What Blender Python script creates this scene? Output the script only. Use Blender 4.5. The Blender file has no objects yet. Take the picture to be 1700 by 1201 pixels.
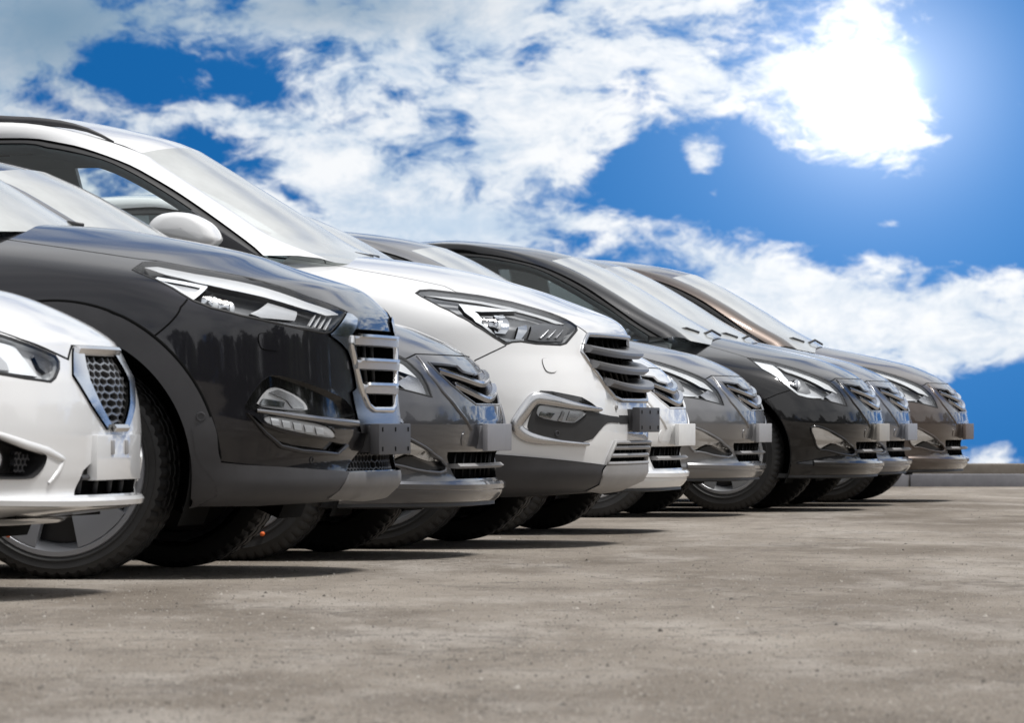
import bpy, bmesh, math, random
import numpy as np
from mathutils import Vector, Matrix
from mathutils.bvhtree import BVHTree
from mathutils.geometry import delaunay_2d_cdt

random.seed(7)
rng = np.random.default_rng(7)
scene = bpy.context.scene
COL = scene.collection
R = math.radians

# ------------------------------------------------------------------ camera
CAM_H = 0.48            # the photographer crouches: lens about bumper height
FPX, CX, HY = 9900.0, 850.0, 703.0     # focal length in photo pixels, centre column, horizon row
cam_data = bpy.data.cameras.new("camera")
cam = bpy.data.objects.new("camera", cam_data)
COL.objects.link(cam)
cam.location = (0, 0, CAM_H)
cam.rotation_euler = (R(90), 0, 0)
cam_data.sensor_width = 36.0
cam_data.lens = FPX / 1700 * 36.0
cam_data.shift_y = (HY - 600.5) / 1700
cam_data.clip_end = 6000
cam_data.dof.use_dof = True
cam_data.dof.focus_distance = 24.0
cam_data.dof.aperture_fstop = 17.0
scene.camera = cam

# ------------------------------------------------------------------ light
SUN_EL, SUN_AZ = R(66), R(112)          # azimuth measured from +Y towards +X
SKY_STRENGTH = 0.10
sun_data = bpy.data.lights.new("sun", 'SUN')
sun_data.energy = 3.3
sun_data.angle = R(13)
sun_data.color = (1.0, 0.975, 0.94)
sun = bpy.data.objects.new("sun", sun_data)
COL.objects.link(sun)
sd = Vector((math.sin(SUN_AZ) * math.cos(SUN_EL), math.cos(SUN_AZ) * math.cos(SUN_EL), math.sin(SUN_EL)))
sun.rotation_euler = (-sd).to_track_quat('-Z', 'Y').to_euler()
sun.location = (10, 20, 30)

scene.view_settings.view_transform = 'Standard'
scene.view_settings.look = 'None'
scene.view_settings.exposure = 0.15
scene.view_settings.gamma = 1.0
scene.view_settings.use_curve_mapping = False
scene.render.engine = 'CYCLES'
scene.cycles.use_denoising = True
scene.cycles.max_bounces = 8
scene.cycles.transparent_max_bounces = 16
scene.cycles.sample_clamp_indirect = 4


# ---- node helpers
class NT:
    def __init__(self, tree):
        self.t = tree
        self.n = tree.nodes
        self.l = tree.links

    def node(self, typ, **kw):
        nd = self.n.new(typ)
        for k, v in kw.items():
            setattr(nd, k, v)
        return nd

    def put(self, sock, v):
        if hasattr(v, 'is_output') or hasattr(v, 'links'):
            self.l.new(v, sock)
        else:
            sock.default_value = v

    def math(self, op, a, b=None, c=None, clamp=False):
        nd = self.node('ShaderNodeMath', operation=op, use_clamp=clamp)
        self.put(nd.inputs[0], a)
        if b is not None:
            self.put(nd.inputs[1], b)
        if c is not None:
            self.put(nd.inputs[2], c)
        return nd.outputs[0]

    def vmath(self, op, a, b=None, scale=None):
        nd = self.node('ShaderNodeVectorMath', operation=op)
        self.put(nd.inputs[0], a)
        if b is not None:
            self.put(nd.inputs[1], b)
        if scale is not None:
            self.put(nd.inputs['Scale'], scale)
        return nd.outputs['Value'] if op in ('LENGTH', 'DISTANCE', 'DOT_PRODUCT') else nd.outputs[0]

    def mix(self, f, a, b, mode='MIX'):
        nd = self.node('ShaderNodeMix', data_type='RGBA', blend_type=mode)
        self.put(nd.inputs[0], f)
        self.put(nd.inputs[6], a)
        self.put(nd.inputs[7], b)
        return nd.outputs[2]

    def noise(self, vec, scale, detail=4, rough=0.5, dist=0.0, dims='3D'):
        nd = self.node('ShaderNodeTexNoise', noise_dimensions=dims)
        if vec is not None:
            self.put(nd.inputs['Vector'], vec)
        nd.inputs['Scale'].default_value = scale
        nd.inputs['Detail'].default_value = detail
        nd.inputs['Roughness'].default_value = rough
        nd.inputs['Distortion'].default_value = dist
        return nd.outputs['Fac']

    def ramp(self, f, lo, hi, a=0.0, b=1.0, smooth=True):
        nd = self.node('ShaderNodeMapRange', interpolation_type='SMOOTHSTEP' if smooth else 'LINEAR')
        self.put(nd.inputs[0], f)
        self.put(nd.inputs[1], lo)
        self.put(nd.inputs[2], hi)
        self.put(nd.inputs[3], a)
        self.put(nd.inputs[4], b)
        return nd.outputs[0]

    def sep(self, v):
        nd = self.node('ShaderNodeSeparateXYZ')
        self.put(nd.inputs[0], v)
        return nd.outputs

    def comb(self, x, y, z):
        nd = self.node('ShaderNodeCombineXYZ')
        for i, q in enumerate((x, y, z)):
            self.put(nd.inputs[i], q)
        return nd.outputs[0]


# ------------------------------------------------------------------ sky
world = bpy.data.worlds.new("World")
scene.world = world
world.use_nodes = True
world.cycles.sampling_method = 'MANUAL'
world.cycles.sample_map_resolution = 512
wt = NT(world.node_tree)
wt.n.clear()
w_out = wt.node('ShaderNodeOutputWorld')
w_bg = wt.node('ShaderNodeBackground')
w_bg.inputs['Strength'].default_value = SKY_STRENGTH
wt.l.new(w_bg.outputs[0], w_out.inputs[0])
geo = wt.node('ShaderNodeTexCoord')
dirv = wt.vmath('NORMALIZE', geo.outputs['Generated'])
dx, dy, dz = wt.sep(dirv)[:3]
# clear air: Nishita, read a little higher up so that the blue stays deep near the horizon
sky = wt.node('ShaderNodeTexSky', sky_type='NISHITA')
sky.sun_disc = False
sky.sun_elevation = SUN_EL
sky.sun_rotation = SUN_AZ
sky.altitude = 900
sky.air_density = 1.0
sky.dust_density = 0.1
sky.ozone_density = 2.0
lift = wt.comb(dx, dy, wt.math('ADD', wt.math('MAXIMUM', dz, 0.0), 0.42))
wt.l.new(wt.vmath('NORMALIZE', lift), sky.inputs[0])
# tangent coordinates of the part of the sky in front of the lens, in degrees of azimuth and elevation
az = wt.math('MULTIPLY', wt.math('ARCTAN2', dx, dy), 180 / math.pi)
el = wt.math('MULTIPLY', wt.math('ARCSINE', dz), 180 / math.pi)


def deg(px, py):
    return math.degrees(math.atan((px - CX) / FPX)), math.degrees(math.atan((HY - py) / FPX))


K_DEG = math.degrees(1 / FPX)
_rot = {}


def turned(rot):
    if rot not in _rot:
        c_, s_ = math.cos(R(rot)) / K_DEG, math.sin(R(rot)) / K_DEG
        _rot[rot] = wt.comb(wt.math('ADD', wt.math('MULTIPLY', az, c_), wt.math('MULTIPLY', el, s_)),
                            wt.math('ADD', wt.math('MULTIPLY', az, -s_), wt.math('MULTIPLY', el, c_)), 0.0)
    return _rot[rot]


def blob(px, py, rx, ry, amp, rot=0.0):
    """Soft-edged patch of sky centred on a direction; radii in photo pixels."""
    rot = round(rot / 10) * 10
    a0, e0 = deg(px, py)
    c_, s_ = math.cos(R(rot)) / K_DEG, math.sin(R(rot)) / K_DEG
    cx_, cy_ = a0 * c_ + e0 * s_, -a0 * s_ + e0 * c_
    nd = wt.node('ShaderNodeVectorMath', operation='MULTIPLY_ADD')
    wt.put(nd.inputs[0], turned(rot))
    nd.inputs[1].default_value = (1 / rx, 1 / ry, 0)
    nd.inputs[2].default_value = (-cx_ / rx, -cy_ / ry, 0)
    r2 = wt.vmath('DOT_PRODUCT', nd.outputs[0], nd.outputs[0])
    return wt.math('MULTIPLY', wt.math('POWER', math.exp(-1.0), r2), amp)


# cumulus: small and crisp low in the sky ahead, broad and soft overhead
pz = wt.vmath('SCALE', dirv, scale=wt.math('DIVIDE', 1.0, wt.math('ADD', wt.math('MAXIMUM', dz, -0.05), 0.75)))
flat = wt.comb(wt.sep(pz)[0], wt.sep(pz)[1], wt.math('MULTIPLY', wt.sep(pz)[2], 1.35))
warp = wt.node('ShaderNodeTexNoise')
wt.l.new(flat, warp.inputs['Vector'])
warp.inputs['Scale'].default_value = 34.0
warp.inputs['Detail'].default_value = 4
wv = wt.vmath('SCALE', wt.vmath('SUBTRACT', warp.outputs['Color'], (0.5, 0.5, 0.5)), scale=0.022)
flat = wt.vmath('ADD', flat, wv)
ahead = wt.ramp(dy, 0.2, 0.9)
crisp = wt.math('MULTIPLY', ahead, wt.ramp(dz, 0.12, 0.35, 1.0, 0.0))
soft = wt.noise(pz, 3.0, 4, 0.45)


def fmix(f, a_, b_):
    return wt.math('ADD', wt.math('MULTIPLY', f, b_), wt.math('MULTIPLY', wt.math('SUBTRACT', 1.0, f), a_))


cn = fmix(crisp, soft, wt.noise(flat, 21.0, 9, 0.60))
cn2 = fmix(crisp, soft, wt.noise(wt.vmath('ADD', flat, (3.7, 1.3, 0.4)), 62.0, 7, 0.66))
BLOBS = [
    # banks of cloud
    (20, 110, 130, 150, 0.34, 0), (330, 30, 330, 80, 0.30, 0), (820, 40, 330, 110, 0.34, 0), (130, 60, 200, 60, 0.2, 0),
    (740, 190, 190, 120, 0.26, -20), (560, 290, 190, 80, 0.22, -25), (900, 330, 170, 90, 0.30, -25), (640, 370, 200, 40, 0.34, 0),
    (330, 175, 120, 30, 0.12, 0), (200, 215, 120, 30, 0.16, 0), (820, 380, 160, 40, 0.28, 0),
    (1330, 110, 150, 80, 0.36, -25), (1450, 150, 110, 90, 0.36, 0), (1200, 165, 100, 45, 0.24, -10), (1290, 30, 60, 40, 0.15, 0), (1450, 20, 60, 30, 0.2, 0),
    (1190, 430, 110, 40, 0.22, -35), (1290, 500, 170, 50, 0.40, -25), (1480, 560, 170, 70, 0.46, -12), (1500, 430, 80, 30, 0.28, 0), (1640, 560, 110, 60, 0.30, 0), (1610, 470, 120, 35, 0.3, 12),
    (1165, 265, 42, 34, 0.75, 20), (1185, 322, 22, 12, 0.6, 0), (1075, 205, 60, 34, 0.45, 0), (1480, 372, 40, 14, 0.5, 0), (1660, 755, 90, 22, 0.16, 0),
    # clear gaps
    (205, 115, 85, 40, -0.42, -18), (120, 190, 80, 30, -0.34, -20), (60, 160, 40, 30, -0.16, 0), (420, 140, 130, 28, -0.20, -15), (350, 255, 60, 30, -0.26, 0), (500, 335, 90, 22, -0.34, -30),
    (1320, 330, 280, 75, -0.60, -8), (1650, 260, 130, 150, -0.60, 0), (1090, 250, 60, 90, -0.50, 25), (1060, 140, 40, 45, -0.20, 0), (1240, 250, 60, 60, -0.3, 0),
    (1650, 40, 130, 60, -0.40, 0), (1670, 680, 130, 50, -0.60, 0), (960, 400, 60, 22, -0.30, 20), (1010, 290, 40, 30, -0.2, 0),
    (670, 160, 40, 26, -0.22, 0), (1240, 60, 60, 36, -0.26, 30), (770, 225, 26, 40, -0.2, 0), (880, 100, 26, 30, -0.2, 20), (1390, 430, 60, 30, -0.2, 0), (1680, 420, 60, 40, -.3, 0),
]
cov = None
for b in BLOBS:
    q = blob(*b[:4], b[4] * (0.40 if b[4] > 0 else 0.56), b[5])
    cov = q if cov is None else wt.math('ADD', cov, q)
cov = fmix(ahead, 0.22, wt.math('ADD', cov, 0.045))
cov = wt.math('ADD', cov, wt.ramp(el, 4.6, 10.0, 0.0, 0.16))
dens = wt.math('ADD', wt.math('ADD', wt.math('MULTIPLY', cn, 1.12), wt.math('MULTIPLY', cn2, 0.74)), cov)
mask = wt.ramp(dens, 0.90, 1.11)
# cloud body: bright sunlit tops, blue grey where thick and turned from the sun; brighter towards the sun
shade = wt.ramp(wt.math('ADD', wt.math('MULTIPLY', cn2, 0.95), wt.math('MULTIPLY', cn, 0.45)), 0.56, 0.88)
glow_near = wt.math('MULTIPLY', blob(1450, 140, 48, 44, 1.0), ahead)
glow_mid = wt.math('MULTIPLY', blob(1450, 140, 170, 150, 1.0), ahead)
glow_wide = wt.math('MULTIPLY', blob(1480, 220, 620, 520, 1.0), ahead)
lit = wt.mix(shade, (0.42, 0.54, 0.69, 1), (0.84, 0.86, 0.885, 1))
lit = wt.mix(crisp, wt.mix(wt.ramp(soft, 0.35, 0.65), (0.48, 0.50, 0.54, 1), (0.84, 0.845, 0.86, 1)), lit)
grey = wt.math('MULTIPLY', wt.math('ADD', blob(80, 40, 230, 150, 0.95), blob(560, 10, 260, 60, 0.75)), ahead, clamp=True)
dull = wt.mix(grey, lit, (0.17, 0.28, 0.40, 1))
dull = wt.mix(wt.math('MULTIPLY', blob(740, 375, 150, 30, 0.6), ahead), dull, (0.44, 0.58, 0.74, 1))
bright = wt.mix(wt.math('MULTIPLY', glow_wide, 0.42), dull, (1.0, 1.0, 1.0, 1))
cloud = wt.vmath('SCALE', bright, scale=1.0 / SKY_STRENGTH)
air = wt.mix(1.0, sky.outputs[0], (0.07, 0.60, 1.02, 1), 'MULTIPLY')
air = wt.mix(wt.math('MULTIPLY', glow_wide, 0.55), air, (1.0, 3.6, 8.4, 1))
colr = wt.mix(mask, air, cloud)
sunc = wt.vmath('SCALE', (1.0, 0.995, 0.98), scale=wt.math('ADD', wt.math('MULTIPLY', glow_near, 24.0), wt.math('ADD', wt.math('MULTIPLY', glow_mid, 3.6), wt.math('MULTIPLY', wt.math('MULTIPLY', blob(1450, 150, 330, 290, 1.0), ahead), 0.9))))
colr = wt.vmath('ADD', colr, sunc)
wt.l.new(colr, w_bg.inputs['Color'])

# ------------------------------------------------------------------ materials
MATS = {}


def mat(name, color=(0.5, 0.5, 0.5), rough=0.5, metal=0.0, coat=0.0, spec=0.5, coat_rough=0.03):
    if name in MATS:
        return MATS[name]
    m = bpy.data.materials.new(name)
    m.use_nodes = True
    p = m.node_tree.nodes['Principled BSDF']
    p.inputs['Base Color'].default_value = (*color, 1)
    p.inputs['Roughness'].default_value = rough
    p.inputs['Metallic'].default_value = metal
    p.inputs['Coat Weight'].default_value = coat
    p.inputs['Coat Roughness'].default_value = coat_rough
    p.inputs['Specular IOR Level'].default_value = spec
    MATS[name] = m
    return m


def paint(name, color, metal=0.0, rough=0.42, flake=0.15, dust=0.10):
    """Clear-coated car paint: base with fine flake, coat slightly uneven, road dust in random patches."""
    if name in MATS:
        return MATS[name]
    m = mat(name, color, rough, metal, 1.0)
    t = NT(m.node_tree)
    p = m.node_tree.nodes['Principled BSDF']
    tc = t.node('ShaderNodeTexCoord')
    f = t.noise(tc.outputs['Object'], 900, 2, 0.5)
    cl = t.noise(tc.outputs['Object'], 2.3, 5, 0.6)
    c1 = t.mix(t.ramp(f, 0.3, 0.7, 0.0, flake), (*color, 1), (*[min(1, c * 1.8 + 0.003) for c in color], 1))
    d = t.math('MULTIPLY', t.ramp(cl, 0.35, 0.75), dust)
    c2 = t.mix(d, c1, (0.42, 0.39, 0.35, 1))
    t.l.new(c2, p.inputs['Base Color'])
    p.inputs['Specular IOR Level'].default_value = 0.3
    cr = t.ramp(t.noise(tc.outputs['Object'], 5.0, 6, 0.65), 0.3, 0.8, 0.02, 0.08)
    t.l.new(cr, p.inputs['Coat Roughness'])
    b = t.node('ShaderNodeBump')
    b.inputs['Strength'].default_value = 0.012
    b.inputs['Distance'].default_value = 0.002
    t.l.new(t.noise(tc.outputs['Object'], 140, 3, 0.5), b.inputs['Height'])
    t.l.new(b.outputs[0], p.inputs['Coat Normal'])
    return m


def grained(name, color, rough, scale=600, strength=0.15, var=0.25):
    """Moulded plastic or rubber: fine grain and uneven dusty tone."""
    if name in MATS:
        return MATS[name]
    m = mat(name, color, rough)
    t = NT(m.node_tree)
    p = m.node_tree.nodes['Principled BSDF']
    tc = t.node('ShaderNodeTexCoord')
    n1 = t.noise(tc.outputs['Object'], 9, 6, 0.65)
    c = t.mix(t.ramp(n1, 0.3, 0.75, 0.0, var), (*color, 1), (*[min(1, q * 1.3 + 0.035) for q in color], 1))
    t.l.new(c, p.inputs['Base Color'])
    b = t.node('ShaderNodeBump')
    b.inputs['Strength'].default_value = strength
    b.inputs['Distance'].default_value = 0.001
    t.l.new(t.noise(tc.outputs['Object'], scale, 2, 0.5), b.inputs['Height'])
    t.l.new(b.outputs[0], p.inputs['Normal'])
    return m


def glass(name, tint, ior=1.5, rough=0.0, haze=0.0, haze_col=(0.6, 0.62, 0.6)):
    """Thin pane: lets light through with a tint, mirrors by Fresnel, with a film of dust."""
    if name in MATS:
        return MATS[name]
    m = bpy.data.materials.new(name)
    m.use_nodes = True
    t = NT(m.node_tree)
    t.n.clear()
    out = t.node('ShaderNodeOutputMaterial')
    tr = t.node('ShaderNodeBsdfTransparent')
    tr.inputs[0].default_value = (*tint, 1)
    gl = t.node('ShaderNodeBsdfGlossy')
    gl.inputs['Roughness'].default_value = rough
    gl.inputs[0].default_value = (1, 1, 1, 1)
    fr = t.node('ShaderNodeFresnel')
    fr.inputs[0].default_value = ior
    df = t.node('ShaderNodeBsdfDiffuse')
    df.inputs[0].default_value = (*haze_col, 1)
    tc = t.node('ShaderNodeTexCoord')
    h = t.ramp(t.noise(tc.outputs['Object'], 4, 5, 0.6), 0.25, 0.8, haze * 0.75, haze)
    m1 = t.node('ShaderNodeMixShader')
    t.l.new(h, m1.inputs[0])
    t.l.new(tr.outputs[0], m1.inputs[1])
    t.l.new(df.outputs[0], m1.inputs[2])
    m2 = t.node('ShaderNodeMixShader')
    t.l.new(fr.outputs[0], m2.inputs[0])
    t.l.new(m1.outputs[0], m2.inputs[1])
    t.l.new(gl.outputs[0], m2.inputs[2])
    t.l.new(m2.outputs[0], out.inputs[0])
    MATS[name] = m
    return m


CHROME = mat('chrome', (0.80, 0.80, 0.81), 0.14, 1.0)
SATIN = mat('satin_chrome', (0.62, 0.62, 0.63), 0.24, 1.0)
DARKCHROME = mat('dark_chrome', (0.34, 0.34, 0.35), 0.22, 1.0)
BLACK = grained('black_plastic', (0.016, 0.016, 0.017), 0.5)
CLAD = grained('grey_cladding', (0.036, 0.036, 0.040), 0.52, var=0.2)
SKID = grained('silver_plastic', (0.26, 0.255, 0.255), 0.42, var=0.4)
SKIDDARK = grained('grey_plastic', (0.115, 0.113, 0.115), 0.45, var=0.4)
GLOSSBLACK = mat('gloss_black', (0.008, 0.008, 0.009), 0.12, 0, 0.6)
VOID = mat('cavity_black', (0.004, 0.004, 0.004), 0.9, spec=0.1)
RUBBER = grained('tyre_rubber', (0.012, 0.0115, 0.0115), 0.62, 300, 0.3, 0.22)
SEAL = mat('rubber_seal', (0.012, 0.012, 0.013), 0.55)
RIMGREY = mat('machined_grey', (0.45, 0.46, 0.49), 0.32, 0.75)
RIMSILVER = mat('wheel_silver', (0.62, 0.63, 0.65), 0.28, 0.8)
RIMDARK = mat('wheel_dark', (0.02, 0.02, 0.022), 0.35, 0.2)
LAMPWHITE = mat('lamp_white', (0.82, 0.84, 0.86), 0.25)
REFLECTOR = mat('lamp_reflector', (0.72, 0.73, 0.75), 0.12, 1.0)
LAMPDARK = mat('lamp_bowl', (0.15, 0.152, 0.157), 0.3, 0.3)
LAMPGREY = mat('lamp_grey', (0.55, 0.555, 0.565), 0.3, 0.3)
LAMPSHEEN = mat('lamp_sheen', (0.72, 0.73, 0.74), 0.35, 0.3)  # pale tone for painted lens sheen, and for the near sedan's lamp housing
LENS = glass('lamp_lens', (0.95, 0.96, 0.97), 1.22)
SCREEN = glass('windscreen_glass', (0.55, 0.60, 0.58), 1.55, 0.12, 0.72, (0.70, 0.72, 0.71))
WINDOW = glass('side_glass', (0.90, 0.94, 0.94), 1.35, 0.0, 0.03)
TRIM = mat('interior_trim', (0.34, 0.37, 0.385), 0.8)
SEATM = mat('seat_cloth', (0.22, 0.19, 0.185), 0.9)
ORANGE = mat('orange_marker', (0.85, 0.16, 0.03), 0.6)
AMBER = mat('amber_marker', (0.7, 0.25, 0.12), 0.3)


# ------------------------------------------------------------------ mesh helpers
def link(name, me, m, parent=None, kind=None):
    o = bpy.data.objects.new(name, me)
    COL.objects.link(o)
    if m is not None and not me.materials:
        me.materials.append(m)
    if parent is not None:
        o.parent = parent
    if kind:
        o['kind'] = kind
    return o


def mesh(name, verts, faces, m, parent=None, smooth=True, normals=None, kind=None):
    me = bpy.data.meshes.new(name)
    me.from_pydata([tuple(map(float, v)) for v in verts], [], [tuple(int(i) for i in f) for f in faces])
    if smooth:
        me.shade_smooth()
    if normals is not None:
        nl = np.zeros((len(me.loops), 3))
        vi = np.zeros(len(me.loops), dtype=int)
        me.loops.foreach_get('vertex_index', vi)
        nl = normals[vi]
        me.normals_split_custom_set([tuple(q) for q in nl])
    me.update()
    return link(name, me, m, parent, kind)


class MB:
    """Collects boxes, tubes and lathes for one mesh."""
    def __init__(self):
        self.v, self.f = [], []

    def add(self, v, f):
        b = len(self.v)
        self.v.extend([tuple(map(float, q)) for q in v])
        self.f.extend([tuple(i + b for i in q) for q in f])

    def box(self, c, size, rot=None, bev=0.0):
        bm = bmesh.new()
        bmesh.ops.create_cube(bm, size=1.0)
        for v in bm.verts:
            v.co = Vector((v.co.x * size[0], v.co.y * size[1], v.co.z * size[2]))
        if bev > 0:
            bmesh.ops.bevel(bm, geom=list(bm.edges), offset=bev, segments=2, affect='EDGES', profile=0.6)
        M = rot if rot is not None else Matrix.Identity(3)
        bm.verts.index_update()
        vs = [M @ v.co + Vector(c) for v in bm.verts]
        self.add(vs, [[v.index for v in f.verts] for f in bm.faces])
        bm.free()

    def tube(self, pts, rad, n=8, cap=True):
        pts = [Vector(p) for p in pts]
        rings = []
        for i, p in enumerate(pts):
            t = (pts[min(i + 1, len(pts) - 1)] - pts[max(i - 1, 0)]).normalized()
            a = t.orthogonal().normalized() if i == 0 else (rings[-1][1] - t * rings[-1][1].dot(t)).normalized()
            b = t.cross(a)
            r = rad[i] if hasattr(rad, '__len__') else rad
            rings.append(([p + (a * math.cos(k * 2 * math.pi / n) + b * math.sin(k * 2 * math.pi / n)) * r for k in range(n)], a))
        v = [q for rg in rings for q in rg[0]]
        f = []
        for i in range(len(pts) - 1):
            for k in range(n):
                f.append((i * n + k, i * n + (k + 1) % n, (i + 1) * n + (k + 1) % n, (i + 1) * n + k))
        if cap:
            f.append(tuple(range(n))[::-1])
            f.append(tuple((len(pts) - 1) * n + k for k in range(n)))
        self.add(v, f)

    def grid(self, P, closed=False):
        """P: rows x cols x 3"""
        P = np.asarray(P)
        r, c = P.shape[:2]
        f = []
        for i in range(r - 1):
            for j in range(c - (0 if closed else 1)):
                f.append((i * c + j, i * c + (j + 1) % c, (i + 1) * c + (j + 1) % c, (i + 1) * c + j))
        self.add(P.reshape(-1, 3), f)

    def build(self, name, m, parent=None, smooth=True, angle=None, kind=None):
        o = mesh(name, self.v, self.f, m, parent, smooth, kind=kind)
        if angle:
            o.data.set_sharp_from_angle(angle=R(angle))
        return o


def empty(name, loc=(0, 0, 0), rz=0.0, parent=None):
    o = bpy.data.objects.new(name, None)
    COL.objects.link(o)
    o.location = loc
    o.rotation_euler = (0, 0, rz)
    o.empty_display_size = 0.2
    if parent is not None:
        o.parent = parent
    return o


def tag(o, label, cat=None, group=None, kind=None):
    o['label'] = label
    if cat:
        o['category'] = cat
    if group:
        o['group'] = group
    if kind:
        o['kind'] = kind
    return o


def resample(pts, sp, closed=False):
    pts = np.asarray(pts, float)
    if closed:
        pts = np.vstack([pts, pts[:1]])
    out = []
    for a, b in zip(pts[:-1], pts[1:]):
        k = max(1, int(math.ceil(np.linalg.norm(b - a) / sp)))
        for i in range(k):
            out.append(a + (b - a) * i / k)
    if not closed:
        out.append(pts[-1])
    return np.array(out)


def chaikin(pts, closed=True, it=2):
    p = np.asarray(pts, float)
    for _ in range(it):
        q = []
        n = len(p)
        for i in range(n if closed else n - 1):
            a, b = p[i], p[(i + 1) % n]
            q += [a * 0.75 + b * 0.25, a * 0.25 + b * 0.75]
        if not closed:
            q = [p[0]] + q + [p[-1]]
        p = np.array(q)
    return p


def spline(pts, n):
    """Smooth open curve through pts (Catmull-Rom), n samples evenly spread by length."""
    p = np.asarray(pts, float)
    e = np.vstack([2 * p[0] - p[1], p, 2 * p[-1] - p[-2]])
    o = []
    for i in range(1, len(e) - 2):
        p0, p1, p2, p3 = e[i - 1], e[i], e[i + 1], e[i + 2]
        for k in range(12):
            t = k / 12
            o.append(0.5 * ((2 * p1) + (-p0 + p2) * t + (2 * p0 - 5 * p1 + 4 * p2 - p3) * t * t + (-p0 + 3 * p1 - 3 * p2 + p3) * t ** 3))
    o.append(p[-1])
    o = np.array(o)
    d = np.r_[0, np.cumsum(np.linalg.norm(np.diff(o, axis=0), axis=1))]
    q = np.linspace(0, d[-1], n)
    return np.stack([np.interp(q, d, o[:, k]) for k in range(o.shape[1])], 1)


def inside(poly, pts):
    poly = np.asarray(poly)
    x, y = pts[:, 0], pts[:, 1]
    r = np.zeros(len(pts), bool)
    j = len(poly) - 1
    for i in range(len(poly)):
        xi, yi = poly[i]
        xj, yj = poly[j]
        if yi != yj:
            c = ((yi > y) != (yj > y)) & (x < (xj - xi) * (y - yi) / (yj - yi) + xi)
            r ^= c
        j = i
    return r


def seg_dist(poly, pts):
    p = np.asarray(poly)
    d = np.full(len(pts), 1e9)
    for a, b in zip(p, np.roll(p, -1, 0)):
        ab = b - a
        L = (ab ** 2).sum() + 1e-12
        t = np.clip(((pts - a) @ ab) / L, 0, 1)
        q = a + t[:, None] * ab
        d = np.minimum(d, np.hypot(*(pts - q).T))
    return d


def triangulate(loops, grid):
    """Constrained Delaunay of closed loops (s,z) plus free points."""
    V, E = [], []
    for lp in loops:
        b = len(V)
        V += [Vector((float(a), float(c))) for a, c in lp]
        n = len(lp)
        E += [(b + i, b + (i + 1) % n) for i in range(n)]
    V += [Vector((float(a), float(c))) for a, c in grid]
    r = delaunay_2d_cdt(V, E, [], 0, 1e-6)
    v = np.array([(q.x, q.y) for q in r[0]])
    f = np.array([list(q) for q in r[2] if len(q) == 3])
    return v, f
# ------------------------------------------------------------------ cars: placement and body surface
TH = R(10.0)                       # the row of cars is turned ten degrees towards the lens
CT, ST = math.cos(TH), math.sin(TH)


class Frame:
    """Where a car stands: (xc, Y0) = photo column and distance of the ground under the middle of its nose.
    Local axes: u forward (nose at 0), v to the car's left (away from the lens), z up."""
    def __init__(s, xc, Y0):
        s.Y0, s.X0 = Y0, (xc - CX) / FPX * Y0
        s.o = Vector(((-s.X0) * CT - (-Y0) * ST, (-s.X0) * ST + (-Y0) * CT, CAM_H))

    def px(s, P):
        P = np.atleast_2d(P)
        X = s.X0 + P[:, 0] * CT + P[:, 1] * ST
        Y = s.Y0 - P[:, 0] * ST + P[:, 1] * CT
        return np.stack([CX + FPX * X / Y, HY - FPX * (P[:, 2] - CAM_H) / Y], 1)

    def at(s, x, y, v):
        k = x - CX
        u = (k * (s.Y0 + v * CT) - FPX * (s.X0 + v * ST)) / (FPX * CT + k * ST)
        Y = s.Y0 - u * ST + v * CT
        return np.array([u, v, CAM_H + (HY - y) * Y / FPX])

    def ray(s, x, y):
        a, c = (x - CX) / FPX, (HY - y) / FPX
        return s.o, Vector((a * CT - ST, a * ST + CT, c)).normalized()


def smooth_tab(z, val, zz, sig):
    f = np.interp(zz, z, val)
    if sig <= 0:
        return f
    dz = zz[1] - zz[0]
    k = int(4 * sig / dz)
    g = np.exp(-0.5 * (np.arange(-k, k + 1) * dz / sig) ** 2)
    g /= g.sum()
    fp = np.r_[2 * f[0] - f[k:0:-1], f, 2 * f[-1] - f[-2:-k - 2:-1]]
    return np.convolve(fp, g, 'valid')


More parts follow.
